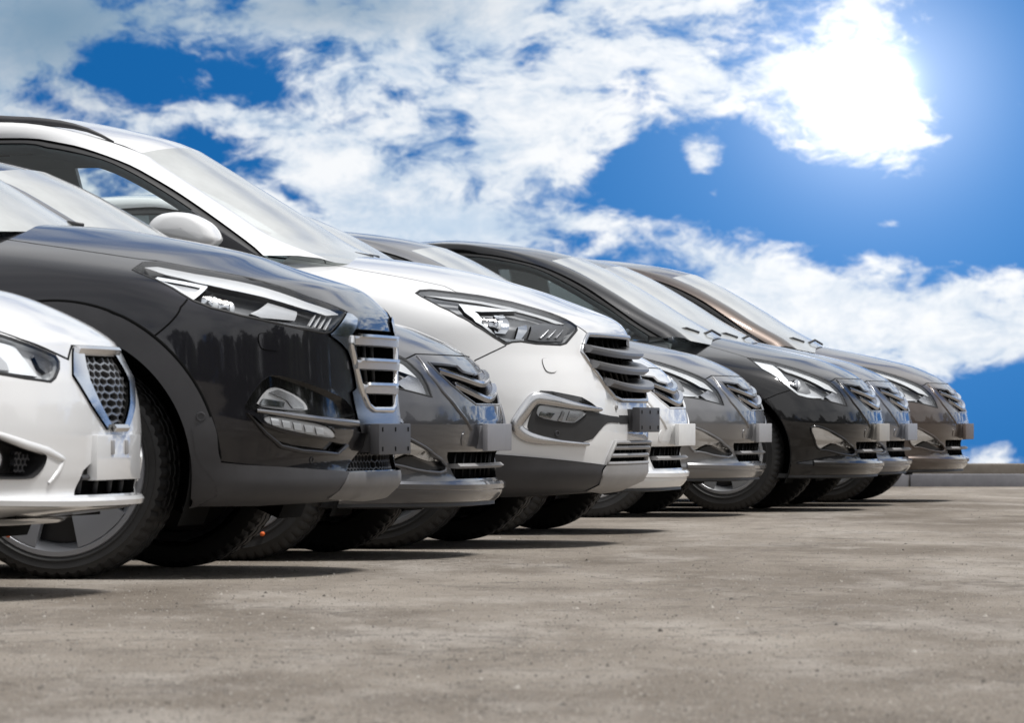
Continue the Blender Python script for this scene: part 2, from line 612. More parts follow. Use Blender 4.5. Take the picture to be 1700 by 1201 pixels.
class Shell:
    """Car body as a stack of horizontal outlines: nose line u0(z), half width w(z), corner depth A(z), squareness n(z)."""
    LS, AR = 3.0, 0.45

    def __init__(s, frame, tab, sil, length, cowl, belt, z0, sig=0.009, disp=None):
        s.fr, s.LT, s.cowl, s.belt, s.z0 = frame, length, cowl, belt, z0
        tab = np.array(tab)
        s.zz = np.arange(0.08, tab[-1, 0] + 0.1, 0.002)
        s.w = smooth_tab(tab[:, 0], tab[:, 1], s.zz, 0.03)
        s.A = smooth_tab(tab[:, 0], tab[:, 2], s.zz, 0.03)
        s.n = smooth_tab(tab[:, 0], tab[:, 3], s.zz, 0.03)
        Z, U = [], []
        for q in sil:
            if len(q) == 3:             # ('L', u, z)
                U.append(q[1]); Z.append(q[2]); continue
            x, y = q
            v = 0.15
            for _ in range(3):
                P = frame.at(x, y, v)
                w, A, n = (np.interp(P[2], s.zz, t) for t in (s.w, s.A, s.n))
                e = n / (n - 1)
                h = ((A * CT) ** e + (w * ST) ** e) ** (1 / e)
                v = w ** e * ST ** (e - 1) * h ** (1 - e)
                ur = A ** e * CT ** (e - 1) * h ** (1 - e)
            P = frame.at(x, y, v)
            U.append(P[0] - (ur - A)); Z.append(P[2])
        o = np.argsort(Z)
        Z, U = np.array(Z)[o], np.array(U)[o]
        s.u0 = smooth_tab(Z, U, s.zz, sig)
        s.zmax = float(Z[-1])
        s.disp = disp
        s.nodes = list(zip(Z, U))
        # ray-casting copy of the near side
        sg = np.linspace(-2.2, 0.5, 190)
        zg = s.levels(0.012)
        S, Q = np.meshgrid(sg, zg)
        P = s.P(S.ravel(), Q.ravel())
        s.par = np.stack([S.ravel(), Q.ravel()], 1)
        c = len(sg)
        T = []
        for i in range(len(zg) - 1):
            for j in range(c - 1):
                a = i * c + j
                T += [(a, a + 1, a + c + 1), (a, a + c + 1, a + c)]
        s.T = T
        s.gP = P
        s.bvh = BVHTree.FromPolygons([Vector(p) for p in P], T)

    def levels(s, sp):
        u = np.interp(s.zz, s.zz, s.u0)
        m = (s.zz >= s.z0) & (s.zz <= s.zmax)
        z, u = s.zz[m], u[m]
        d = np.r_[0, np.cumsum(np.hypot(np.diff(z), np.clip(np.abs(np.diff(u)), 0, 0.02)))]
        return np.interp(np.linspace(0, d[-1], int(d[-1] / sp) + 2), d, z)

    def base(s, S, Z):
        S, Z = np.asarray(S, float), np.asarray(Z, float)
        a = np.abs(S)
        u0, w, A, n = (np.interp(Z, s.zz, t) for t in (s.u0, s.w, s.A, s.n))
        e = 2 / n
        ph = np.clip(a, 0, 1) * math.pi / 2
        v = w * np.sin(ph) ** e
        u = u0 - A * (1 - np.clip(np.cos(ph), 0, 1) ** e)
        t = np.clip((a - 1) / s.LS, 0, 1)
        ue = -(s.LT - s.AR)
        u = np.where(a > 1, (u0 - A) * (1 - t) + ue * t, u)
        p2 = np.clip(a - 1 - s.LS, 0, 1) * math.pi / 2
        v = np.where(a > 1 + s.LS, w * np.clip(np.cos(p2), 0, 1) ** e, v)
        u = np.where(a > 1 + s.LS, ue - s.AR * np.sin(p2) ** e, u)
        return np.stack([u, np.sign(S) * v, Z], -1)

    def _n(s, f, S, Z):
        h = 2e-3
        a = f(S + h, Z) - f(S - h, Z)
        b = f(S, Z + h) - f(S, Z - h)
        n = np.cross(a, b)
        L = np.linalg.norm(n, axis=-1, keepdims=True)
        n = n / np.maximum(L, 1e-12)
        P = f(S, Z)
        c = P - np.array([-2.0, 0, 0.45])
        fl = np.sign((n * c).sum(-1, keepdims=True))
        fl[fl == 0] = 1
        return n * fl

    def P(s, S, Z):
        S, Z = np.asarray(S, float), np.asarray(Z, float)
        b = s.base(S, Z)
        if s.disp is None:
            return b
        return b + s._n(s.base, S, Z) * s.disp(S, Z)[..., None]

    def N(s, S, Z):
        return s._n(s.P, np.asarray(S, float), np.asarray(Z, float))

    def hit(s, x, y, fr=None):
        fr = fr or s.fr
        o, d = fr.ray(x, y)
        loc, nor, idx, dist = s.bvh.ray_cast(o, d)
        if loc is None:
            q = fr.px(s.gP)
            k = int(np.argmin(((q - (x, y)) ** 2).sum(1)))
            return s.par[k].copy()
        a, b, c = (np.array(s.gP[i]) for i in s.T[idx])
        M = np.stack([b - a, c - a], 1)
        r = np.linalg.lstsq(M, np.array(loc) - a, rcond=None)[0]
        pa, pb, pc = (s.par[i] for i in s.T[idx])
        return pa + (pb - pa) * r[0] + (pc - pa) * r[1]

    def trace(s, pts, fr=None):
        return np.array([s.hit(x, y, fr) for x, y in pts])

    def s_of_u(s, u, z):
        S = np.linspace(0.02, 1 + s.LS, 600)
        P = s.P(S, np.full(600, z))
        return float(np.interp(-u, -P[:, 0], S))

    def s_of_v(s, v, z):
        S = np.linspace(0, 1, 300)
        P = s.P(S, np.full(300, z))
        return float(np.interp(v, P[:, 1], S))

    def circle(s, uc, zc, r, a0=0, a1=360, n=72, side=-1, zmin=None):
        o = []
        for k in range(n + 1):
            a = R(a0 + (a1 - a0) * k / n)
            z = zc + r * math.sin(a)
            zq = max(z, s.z0 - 0.02) if zmin is None else max(z, zmin)
            o.append((side * s.s_of_u(uc + r * math.cos(a), max(z, s.z0)), zq))
        return np.array(o)


def mirror(p):
    q = np.array(p, float).copy()
    q[:, 0] *= -1
    return q[::-1]


def grid_pts(poly, sp, sz=None):
    poly = np.asarray(poly)
    a, b = poly.min(0), poly.max(0)
    S, Z = np.meshgrid(np.arange(a[0] + sp / 2, b[0], sp), np.arange(a[1] + (sz or sp) / 2, b[1], sz or sp))
    g = np.stack([S.ravel(), Z.ravel()], 1)
    if not len(g):
        return g
    g = g[inside(poly, g)]
    if len(g):
        g = g[seg_dist(poly, g) > 0.35 * sp]
    return g


def patch(sh, poly, name, m, parent, off=0.0, skirt=None, sp=0.025, holes=(), bulge=None, kind=None):
    """Panel following the body inside poly (s,z), off metres above it; skirt = level its rim runs to (gives thickness)."""
    lp = resample(poly, sp, True)
    hl = [resample(h, sp, True) for h in holes]
    v, f = triangulate([lp] + hl, grid_pts(lp, sp))
    if not len(f):
        return None
    c = v[f].mean(1)
    k = inside(lp, c)
    for h in hl:
        k &= ~inside(h, c)
    f = f[k]
    P, N = sh.P(v[:, 0], v[:, 1]), sh.N(v[:, 0], v[:, 1])
    o = off
    if bulge:
        d = seg_dist(lp, v)
        o = off + bulge * (1 - np.exp(-d / 0.02))
        o = o[:, None]
    V = P + N * o
    # orient faces outwards
    fn = np.cross(V[f[:, 1]] - V[f[:, 0]], V[f[:, 2]] - V[f[:, 0]])
    fl = (fn * N[f[:, 0]]).sum(1) < 0
    f[fl] = f[fl][:, ::-1]
    NN = N.copy()
    F = [tuple(t) for t in f]
    VV = list(V)
    NL = list(NN)
    if skirt is not None:
        for L in [lp] + hl:
            Pl, Nl = sh.P(L[:, 0], L[:, 1]), sh.N(L[:, 0], L[:, 1])
            T = np.roll(Pl, -1, 0) - np.roll(Pl, 1, 0)
            side = np.cross(T, Nl)
            side /= np.maximum(np.linalg.norm(side, axis=1, keepdims=True), 1e-9)
            b = len(VV)
            n = len(L)
            VV += list(Pl + Nl * off) + list(Pl + Nl * skirt)
            NL += list(side) + list(side)
            for i in range(n):
                j = (i + 1) % n
                F.append((b + i, b + j, b + n + j, b + n + i))
    used = sorted({i for q in F for i in q})
    mp = {a: i for i, a in enumerate(used)}
    F = [tuple(mp[i] for i in q) for q in F]
    nr = np.array(NL)[used] if bulge is None else None
    return mesh(name, np.array(VV)[used], F, m, parent, True, nr, kind)


def strip(sh, path, width, name, m, parent, off=0.0, h=0.004, sp=0.02, closed=False, base=0.006):
    """Raised bead of given width along path on the body."""
    pth = resample(path, sp, closed)
    P, N = sh.P(pth[:, 0], pth[:, 1]), sh.N(pth[:, 0], pth[:, 1])
    n = len(P)
    if closed:
        T = np.roll(P, -1, 0) - np.roll(P, 1, 0)
    else:
        T = np.gradient(P, axis=0)
    T /= np.maximum(np.linalg.norm(T, axis=1, keepdims=True), 1e-9)
    Sd = np.cross(N, T)
    Sd /= np.maximum(np.linalg.norm(Sd, axis=1, keepdims=True), 1e-9)
    if hasattr(width, '__len__'):
        wd = np.interp(np.linspace(0, 1, n), np.linspace(0, 1, len(width)), width)[:, None]
    else:
        wd = np.full((n, 1), width)
    prof = [(-.5, -base), (-.5, h * .35), (-.36, h * .8), (0, h), (.36, h * .8), (.5, h * .35), (.5, -base)]
    rows = [P + Sd * wd * a + N * (off + b) for a, b in prof]
    G = np.stack(rows, 1)
    if closed:
        G = np.concatenate([G, G[:1]], 0)
    mb = MB()
    mb.grid(G)
    return mb.build(name, m, parent, True, 60)


def bar(sh, path, prof, name, m, parent, sp=0.03, taper=None):
    """Slat: profile points (out, up) swept along path on the body, out measured level."""
    pth = resample(path, sp)
    P, N = sh.P(pth[:, 0], pth[:, 1]), sh.N(pth[:, 0], pth[:, 1])
    N[:, 2] = 0
    N /= np.maximum(np.linalg.norm(N, axis=1, keepdims=True), 1e-9)
    up = np.array([0, 0, 1.0])
    G = np.stack([P + N * a + up * b for a, b in prof + prof[:1]], 1)
    mb = MB()
    mb.grid(G)
    k = len(prof) + 1
    mb.f.append(tuple(range(k - 1)))
    b = (len(P) - 1) * k
    mb.f.append(tuple(b + i for i in range(k - 1))[::-1])
    return mb.build(name, m, parent, True, 35)


def honeycomb(sh, poly, cell, wire, name, m, parent, off=0.0, depth=0.012, sx=1.0, flat=False):
    """Open mesh of six-sided cells inside poly; each wire a small box on the body."""
    poly = np.asarray(poly)
    a, b = poly.min(0), poly.max(0)
    mb = MB()
    seen = set()
    dxs, dzs = cell * math.sqrt(3) * sx, cell * 1.5
    r = 0
    z = a[1]
    while z < b[1] + cell:
        x = a[0] + (dxs / 2 if r % 2 else 0)
        while x < b[0] + cell:
            hexp = [(x + cell * sx * math.cos(R(90 + 60 * k)), z + cell * math.sin(R(90 + 60 * k))) for k in range(6)]
            for i in range(6):
                p, q = hexp[i], hexp[(i + 1) % 6]
                key = (round((p[0] + q[0]) * 500), round((p[1] + q[1]) * 500))
                if key in seen:
                    continue
                seen.add(key)
                mid = np.array([[(p[0] + q[0]) / 2, (p[1] + q[1]) / 2]])
                if not inside(poly, mid)[0]:
                    continue
                S = np.array([p[0], q[0]]); Zs = np.array([p[1], q[1]])
                P, N = sh.P(S, Zs), sh.N(S, Zs)
                t = P[1] - P[0]
                L = np.linalg.norm(t)
                if L < 1e-4:
                    continue
                t /= L
                sd = np.cross(N[0], t)
                w = wire / 2
                vs = []
                for e in (0, 1):
                    for (ss, nn) in ((-w, -depth), (-w, 0), (w, 0), (w, -depth)):
                        vs.append(P[e] + sd * ss + N[e] * (off + nn))
                mb.add(vs, [(0, 1, 5, 4), (1, 2, 6, 5), (2, 3, 7, 6)])
            x += dxs
        z += dzs
        r += 1
    return mb.build(name, m, parent, False)


def build_body(sh, parent, holes, regions, m, rest='body'):
    """Body skin cut into named panels (regions: name -> [polygons]) with openings (holes)."""
    SM = 2 + sh.LS
    zt = np.linspace(sh.belt, sh.zmax - 0.003, 24)
    lim = []
    for z in zt:
        S = np.linspace(0, 1 + sh.LS, 800)
        P = sh.P(S, np.full(800, z))
        lim.append(float(np.interp(-sh.cowl, -P[:, 0], S)) if P[0, 0] > sh.cowl else 0.004)
    lim = np.array(lim)
    right = [(SM, sh.z0), (SM, sh.belt)] + [(a, b) for a, b in zip(lim, zt)]
    dom = np.array([(-a, b) for a, b in right[::-1]] + right)[::1]
    dom = np.array([(-SM, sh.z0)] + [(-a, b) for a, b in right[1:]] + [(a, b) for a, b in right[1:][::-1]] + [(SM, sh.z0)])
    dom = resample(dom, 0.06, True)
    sg = np.r_[np.arange(0, 1.5, 0.026), np.arange(1.5, SM, 0.12)]
    sg = np.r_[-sg[:0:-1], sg]
    S, Z = np.meshgrid(sg, sh.levels(0.022)[1:-1])
    g = np.stack([S.ravel(), Z.ravel()], 1)
    g = g[inside(dom, g)]
    hl = [resample(h, 0.02, True) for h in holes]
    rl = [(k, resample(p, 0.02, True)) for k, ps in regions.items() for p in ps]
    for lp in [dom] + hl + [p for _, p in rl]:
        g = g[seg_dist(lp, g) > 0.006]
    v, f = triangulate([dom] + hl + [p for _, p in rl], g)
    c = v[f].mean(1)
    keep = inside(dom, c)
    for h in hl:
        keep &= ~inside(h, c)
    f, c = f[keep], c[keep]
    own = np.full(len(f), '', dtype=object)
    for k, p in rl:
        own[inside(p, c) & (own == '')] = k
    own[own == ''] = rest
    P, N = sh.P(v[:, 0], v[:, 1]), sh.N(v[:, 0], v[:, 1])
    fn = np.cross(P[f[:, 1]] - P[f[:, 0]], P[f[:, 2]] - P[f[:, 0]])
    fl = (fn * N[f[:, 0]]).sum(1) < 0
    f[fl] = f[fl][:, ::-1]
    out = {}
    for k in sorted(set(own)):
        ff = f[own == k]
        used = np.unique(ff)
        mp = np.full(len(v), -1)
        mp[used] = np.arange(len(used))
        out[k] = mesh(k, P[used], mp[ff], m, parent, True, N[used])
    return out


def L3(fr, lst, n=40, side=-1):
    """Photo points (x, y, v) or car points ('L', u, v, z) -> smooth car-space curve on the near side."""
    p = []
    for q in lst:
        if q[0] == 'L':
            p.append((q[1], -abs(q[2]), q[3]))
        else:
            p.append(fr.at(q[0], q[1], -q[2] if len(q) < 4 else q[2]))
    p = np.array(p)
    p[:, 1] = -np.abs(p[:, 1])
    return spline(p, n)


def flipv(P):
    Q = np.array(P).copy()
    Q[..., 1] *= -1
    return Q


def sheet(rows, name, m, parent, cols=3, thick=None, angle=50):
    """Loft between polylines of equal length."""
    mb = MB()
    mb.grid(np.stack(rows, 0))
    return mb.build(name, m, parent, True, angle)


def interp_rows(a, b, k):
    return [a + (b - a) * t for t in np.linspace(0, 1, k)]


def greenhouse(sh, car, E, RF, D, G, bu, bz, belt_v, bpillar, m, screen=SCREEN, window=WINDOW, rear_u=None, roof_bz=0.045):
    """Cabin: windscreen, roof, pillars, door frames, side glass. E: screen edge from foot to top; RF: roof edge to the rear;
    D: outer edge of door frame; G: upper edge of side glass (all near side, car space)."""
    n = len(E)
    p = np.linspace(-1, 1, 25)
    q = np.linspace(0, 1, n)

    def cross_row(edge, du, dz_, pw=2.2):
        a = np.abs(p)[:, None]
        c = np.array([edge[0] + du, 0, edge[2] + dz_])
        r = np.zeros((len(p), 3))
        r[:, 0] = c[0] + (edge[0] - c[0]) * np.abs(p) ** pw
        r[:, 2] = c[2] + (edge[2] - c[2]) * np.abs(p) ** pw
        r[:, 1] = -edge[1] * p
        return r
    rows = [cross_row(E[i], bu[0] + (bu[1] - bu[0]) * q[i], bz[0] + (bz[1] - bz[0]) * q[i]) for i in range(n)]
    mb = MB(); mb.grid(np.stack(rows)); ws = mb.build('windscreen', screen, car)
    RFn = len(RF)
    rr = []
    for i in range(RFn):
        t = i / (RFn - 1)
        rr.append(cross_row(RF[i], bu[1] * max(0, 1 - t * 4) , bz[1] + (roof_bz - bz[1]) * min(1, t * 4)))
    mb = MB(); mb.grid(np.stack(rr)); mb.build('roof', m, car)
    # headlining just inside
    hl = [r * np.array([1, 0.97, 1]) + np.array([0, 0, -0.035]) for r in rr]
    mb = MB(); mb.grid(np.stack(hl)); mb.build('headlining', TRIM, car)
    EF = np.vstack([E, RF[1:]])
    EF = spline(EF[::3], 70)
    Dn, Gn = spline(D, 70), spline(G, 70)
    for sgn in (1, -1):
        fx = (lambda a: a) if sgn == 1 else flipv
        # rounded pillar and roof side
        mid = (EF + Dn) / 2 + np.array([0, -0.018, 0.012])
        mb = MB(); mb.grid(np.stack([fx(EF), fx(EF * .6 + mid * .4 + np.array([0, -.004, .006])), fx(mid), fx(mid * .4 + Dn * .6 + np.array([0, -.004, 0])), fx(Dn)]))
        mb.build('pillar', m, car, True)
        a = Dn + np.array([0, 0.004, 0]); b = Gn
        mdl = a * .55 + b * .45
        mb = MB(); mb.grid(np.stack([fx(a), fx(a * .8 + b * .2 + np.array([0, 0.012, 0])), fx(mdl + np.array([0, -0.004, 0])), fx(a * .2 + b * .8 + np.array([0, -0.004, 0])), fx(b + np.array([0, 0.012, 0]))]))
        mb.build('window_frame', SEAL, car, True, 40)
        inn = [fx(b + np.array([0, 0.012, 0])), fx(b + np.array([0, 0.05, -0.035])), fx(a * np.array([1, 0.93, 1]) + np.array([0, 0, -0.01]))]
        mb = MB(); mb.grid(np.stack(inn)); mb.build('inner_pillar', TRIM, car, True)
        B = Gn.copy()
        B[:, 2] = np.minimum(sh.belt - 0.005, Gn[:, 2] - 0.002)
        B[:, 1] = -belt_v
        Gi = Gn + np.array([0, 0.010, 0])
        mb = MB(); mb.grid(np.stack(interp_rows(fx(Gi), fx(B), 5))); mb.build('side_window', window, car, True)
        # waist strip, door top and B pillar
        zt = float(np.interp(-bpillar, -Gn[:, 0], Gn[:, 2]))
        vt = float(np.interp(-bpillar, -Gn[:, 0], Gn[:, 1]))
        v0 = -belt_v + 0.035
        mb = MB()
        ub = bpillar
        quad = []
        for (du, dv) in ((0, 0), (-0.26, 0), (-0.26, 0.05), (0, 0.05)):
            quad.append([(ub + du, v0 + dv, sh.belt - 0.06), (ub + du - 0.05, (v0 + vt) / 2 + dv + 0.01, (sh.belt + zt) / 2), (ub + du - 0.10, vt + dv + 0.02, zt + 0.02)])
        Q = np.array(quad + quad[:1])
        mb.grid(np.stack([fx(Q[:, i]) for i in range(3)]))
        mb.build('centre_pillar', TRIM, car, True, 40)
    # inside: dash top, seats with headrests, parcel shelf
    mb = MB()
    x0 = sh.cowl
    mb.box((x0 - 0.28, 0, sh.belt - 0.06), (0.60, 2 * belt_v - 0.12, 0.10), bev=0.04)
    mb.build('dashboard', TRIM, car)
    for sv in (-0.36, 0.36):
        mb = MB()
        rot = Matrix.Rotation(R(-14), 3, 'Y')
        mb.box((bpillar - 0.02, sv, sh.belt - 0.22), (0.14, 0.46, 0.64), rot, 0.05)
        st = mb.build('seat', SEATM, car)
        mb = MB()
        mb.box((bpillar - 0.12, sv, sh.belt + 0.17), (0.10, 0.26, 0.19), rot, 0.04)
        mb.build('headrest', SEATM, st)
    mb = MB()
    mb.box((bpillar - 1.0, 0, sh.belt - 0.12), (0.16, 1.2, 0.5), Matrix.Rotation(R(-14), 3, 'Y'), 0.05)
    mb.build('rear_seat', SEATM, car)
    return ws


def wiper(car, pts):
    mb = MB()
    mb.tube(pts, 0.007, 6)
    return mb.build('wiper', BLACK, car)


# ------------------------------------------------------------------ wheels
WHEELS = {}


def make_wheel(parent, pos, Rt, wt_, rr, style, side, spin=0.0, rim_mat=None):
    """wheel > tyre, rim, hub_cap. Axis along v; side -1 = face towards the lens side."""
    key = (Rt, wt_, rr, style)
    if key not in WHEELS:
        seg = 180
        hw = wt_ / 2
        prof = [(-hw * .80, rr - 0.004), (-hw * .97, rr + 0.010), (-hw * 1.00, rr + (Rt - rr) * .22), (-hw * 1.03, rr + (Rt - rr) * .25), (-hw * 1.03, rr + (Rt - rr) * .29), (-hw * 1.01, rr + (Rt - rr) * .31), (-hw * 1.02, rr + (Rt - rr) * .45), (-hw * 1.04, rr + (Rt - rr) * .57), (-hw * 1.02, rr + (Rt - rr) * .59), (-hw * 1.0, rr + (Rt - rr) * .62), (-hw * .97, rr + (Rt - rr) * .80),
                (-hw * .90, Rt - 0.012), (-hw * .80, Rt - 0.003), (-hw * .60, Rt), (-hw * .56, Rt), (-hw * .55, Rt - .007), (-hw * .47, Rt - .007), (-hw * .46, Rt),
                (-hw * .08, Rt), (-hw * .07, Rt - .007), (hw * .07, Rt - .007), (hw * .08, Rt), (hw * .46, Rt), (hw * .47, Rt - .007), (hw * .55, Rt - .007), (hw * .56, Rt), (hw * .60, Rt),
                (hw * .80, Rt - 0.003), (hw * .90, Rt - 0.012), (hw * .97, rr + (Rt - rr) * .80), (hw * 1.0, rr + (Rt - rr) * .62), (hw * 1.02, rr + (Rt - rr) * .42), (hw * .97, rr + 0.010), (hw * .80, rr - 0.004)]
        npf = len(prof)
        G = np.zeros((seg, npf, 3))
        for i in range(seg):
            for j, (y, r) in enumerate(prof):
                a = 2 * math.pi * i / seg
                q = r
                lug = abs(y) >= hw * .595 and r > rr + (Rt - rr) * .78
                if lug and i % 3 == 0:
                    q = r - 0.007
                if (abs(y) <= hw * .47 and r > Rt - 0.001) and (i % 4 == 0):
                    q = r - 0.004
                if j in (3, npf - 4) and i % 3 == 1:
                    q = r + 0.0
                G[i, j] = (q * math.cos(a), y, q * math.sin(a))
        G = np.concatenate([G, G[:1]], 0)
        mb = MB(); mb.grid(G)
        tyre = mb.build('tyre', RUBBER, None, True, 30)
        # raised ring and size lettering band on the side wall
        # rim: dished barrel, spokes standing in front of dark wells
        def lathe(pr, n=96):
            Q = np.zeros((n + 1, len(pr), 3))
            for i in range(n + 1):
                a = 2 * math.pi * i / n
                for j, (y, r) in enumerate(pr):
                    Q[i, j] = (r * math.cos(a), y, r * math.sin(a))
            return Q
        mb = MB()
        mb.grid(lathe([(-hw * .93, rr + 0.012), (-hw * 1.0, rr + 0.006), (-hw * 1.0, rr - 0.008), (-hw * .90, rr - 0.016), (-hw * .6, rr - 0.03), (hw * .3, rr - .04), (hw * .9, rr - .01)]))
        rim = mb.build('rim', rim_mat, None, True, 35)
        mb = MB()
        mb.grid(lathe([(-hw * .45, 0.001), (-hw * .40, 0.10), (-hw * .30, rr - .035)]))
        well = mb.build('rim_well', RIMDARK, None, True)
        sp = []
        mb = MB()
        ns = 5
        for k in range(ns):
            a0 = 2 * math.pi * k / ns
            hub_w, out_w = (0.62, 0.72) if style == 'plate' else (0.50, 0.42)
            rows = []
            for t in np.linspace(0, 1, 7):
                r = 0.055 + (rr - 0.012 - 0.055) * t
                wd = (hub_w + (out_w - hub_w) * t) * (1.0 if style == 'plate' else 1.0)
                ang = wd / 2
                dep = -hw * (0.98 - 0.30 * (1 - t) ** 1.6)
                rows.append([(r * math.cos(a0 + x * ang), dep + (0.0 if abs(x) < .99 else 0.02 * 0), r * math.sin(a0 + x * ang)) for x in (-1, -.6, 0, .6, 1)])
            A = np.array(rows)
            back = A + np.array([0, 0.035, 0])
            ed = np.concatenate([back[:, :1], A, back[:, -1:]], 1)
            m2 = MB(); m2.grid(ed)
            sp.append(m2.build('spoke', rim_mat, None, True, 35))
        m3 = MB()
        m3.grid(lathe([(-hw * .74, 0.001), (-hw * .74, 0.03), (-hw * .70, 0.036), (-hw * .4, 0.040)], 32))
        cap = m3.build('hub_cap', DARKCHROME, None, True, 40)
        WHEELS[key] = [tyre, rim, well, cap] + sp
        for o in WHEELS[key]:
            COL.objects.unlink(o)
    w = empty('wheel', pos, 0, parent)
    w.rotation_euler = (0, spin, 0 if side < 0 else math.pi)
    for o in WHEELS[key]:
        c = o.copy()
        COL.objects.link(c)
        c.parent = w
        if rim_mat is not None and o.name.split('.')[0] in ('rim', 'spoke'):
            c.material_slots[0].link = 'OBJECT'
            c.material_slots[0].material = rim_mat
    return w


def running_gear(sh, car, uf, ur, zc, Rt, wt_, rr, track, style, rim_mat, spin, arch_r):
    for u, nm in ((uf, 'f'), (ur, 'r')):
        for sd in (-1, 1):
            make_wheel(car, (u, sd * (track - wt_ / 2), Rt), Rt, wt_, rr, style, sd, spin, rim_mat)
            # wheel well: dark liner
            mb = MB()
            rows = []
            for v_ in (track + 0.02, track - 0.34):
                rows.append([(u + arch_r * math.cos(a), sd * v_, zc + arch_r * math.sin(a)) for a in np.linspace(R(-25), R(205), 40)])
            mb.grid(np.array(rows))
            c = [(u, sd * (track - 0.34), zc)] + list(rows[1])
            mb.add(c, [(0, i, i + 1) for i in range(1, len(c) - 1)])
            mb.build('wheel_liner', VOID, car, True)
    mb = MB()
    L = sh.LT
    wb = track - 0.36
    mb.box((-L / 2 - 0.02, 0, sh.z0 + 0.10), (L - 0.35, 2 * wb, 0.16))
    mb.box(((uf + ur) / 2, 0, sh.z0 + 0.07), (uf - ur - 2 * arch_r - 0.04, 2 * track - 0.08, 0.10))
    mb.box((uf + arch_r + 0.10, 0, sh.z0 + 0.05), (0.18, 2 * track - 0.85, 0.05))
    mb.build('underbody', VOID, car, False)


def plate(car, u, zlo, zhi, m, half=0.26, thick=0.03, lean=0.0, slots=True, back=0.10):
    mb = MB()
    mb.box((u - thick / 2, 0, (zlo + zhi) / 2), (thick, 2 * half, zhi - zlo), None, 0.004)
    mb.box((u - thick - back / 2 + 0.001, 0, (zlo + zhi) / 2), (back, 2 * half - 0.05, (zhi - zlo) * 0.86), None, 0.003)
    o = mb.build('number_plate_bracket', m, car, True, 30)
    if slots:
        for sv in (-0.21, 0.0, 0.21):
            for z in (zlo + 0.018, zhi - 0.018):
                mb = MB()
                mb.box((u + 0.001, sv, z), (0.003, 0.010, 0.014))
                mb.build('screw_slot', VOID, o, False)
    return o


def disc_on(sh, sz, r, name, m, parent, off=0.002, h=0.004, n=20, ring=None):
    P, N = sh.P(np.array([sz[0]]), np.array([sz[1]]))[0], sh.N(np.array([sz[0]]), np.array([sz[1]]))[0]
    N = Vector(N); a = N.orthogonal().normalized(); b = N.cross(a)
    P = Vector(P)
    mb = MB()
    prof = [(0.001, h), (r * .8, h), (r, h * .5), (r, -0.004)] if ring is None else [(0.001, 0.0), (r * .62, 0.0), (r * .66, h), (r * .9, h), (r, 0), (r, -.004)]
    Q = np.array([[tuple(P + N * (off + hh) + (a * math.cos(t) + b * math.sin(t)) * rad) for (rad, hh) in prof] for t in np.linspace(0, 2 * math.pi, n + 1)])
    mb.grid(Q)
    return mb.build(name, m, parent, True, 40)


def lamp_tube(pos, r, length, parent, name='projector', axis=(1, 0, 0), body=None):
    """Projector: ring and glass dome looking forward."""
    ax = Vector(axis).normalized()
    a = ax.orthogonal().normalized(); b = ax.cross(a)
    P = Vector(pos)

    def lath(pr, n=24):
        return np.array([[tuple(P + ax * y + (a * math.cos(t) + b * math.sin(t)) * rad) for (rad, y) in pr] for t in np.linspace(0, 2 * math.pi, n + 1)])
    mb = MB(); mb.grid(lath([(r * .9, -length), (r, -length * .3), (r * 1.06, -length * .1), (r * 1.06, 0.004), (r * .9, 0.006)]))
    o = mb.build(name, body or REFLECTOR, parent, True, 40)
    mb = MB(); mb.grid(lath([(r * .9, 0.004), (r * .8, r * .28), (r * .5, r * .5), (0.001, r * .58)]))
    mb.build('dome', LAMPWHITE, o, True)
    return o


MIRROR_OUT = np.array([(-.135, -.045), (-.130, -.020), (-.112, .006), (-.080, .027), (-.040, .035), (-.004, .037), (.048, .030), (.100, .002), (.130, -.026), (.146, -.060), (.148, -.078), (.126, -.096), (.088, -.090), (.040, -.078), (-.030, -.064), (-.095, -.052)])


def door_mirrors(car, m, u, v, z, k=1.0):
    """mirror > mirror_shell, mirror_foot on both doors."""
    for sv in (-1, 1):
        e = empty('mirror', (0, 0, 0), 0, car)
        rows = []
        for dv, sc in ((-0.088, .02), (-0.087, .62), (-0.08, .84), (-0.062, .95), (-0.03, 1.0), (0.04, 1.0), (0.08, .95), (0.097, .80), (0.10, .02)):
            o2 = chaikin(MIRROR_OUT * sc * k, True, 1)
            rows.append(np.stack([u + o2[:, 0], np.full(len(o2), sv * (v - dv * k)), z + o2[:, 1]], 1))
        mb = MB(); mb.grid(np.stack(rows), closed=True); mb.build('mirror_shell', m, e, True)
        mb = MB(); mb.box((u + 0.10 * k, sv * (v - 0.13), z - 0.07 * k), (0.07, 0.14, 0.035), None, 0.01); mb.build('mirror_foot', BLACK, e, True, 40)
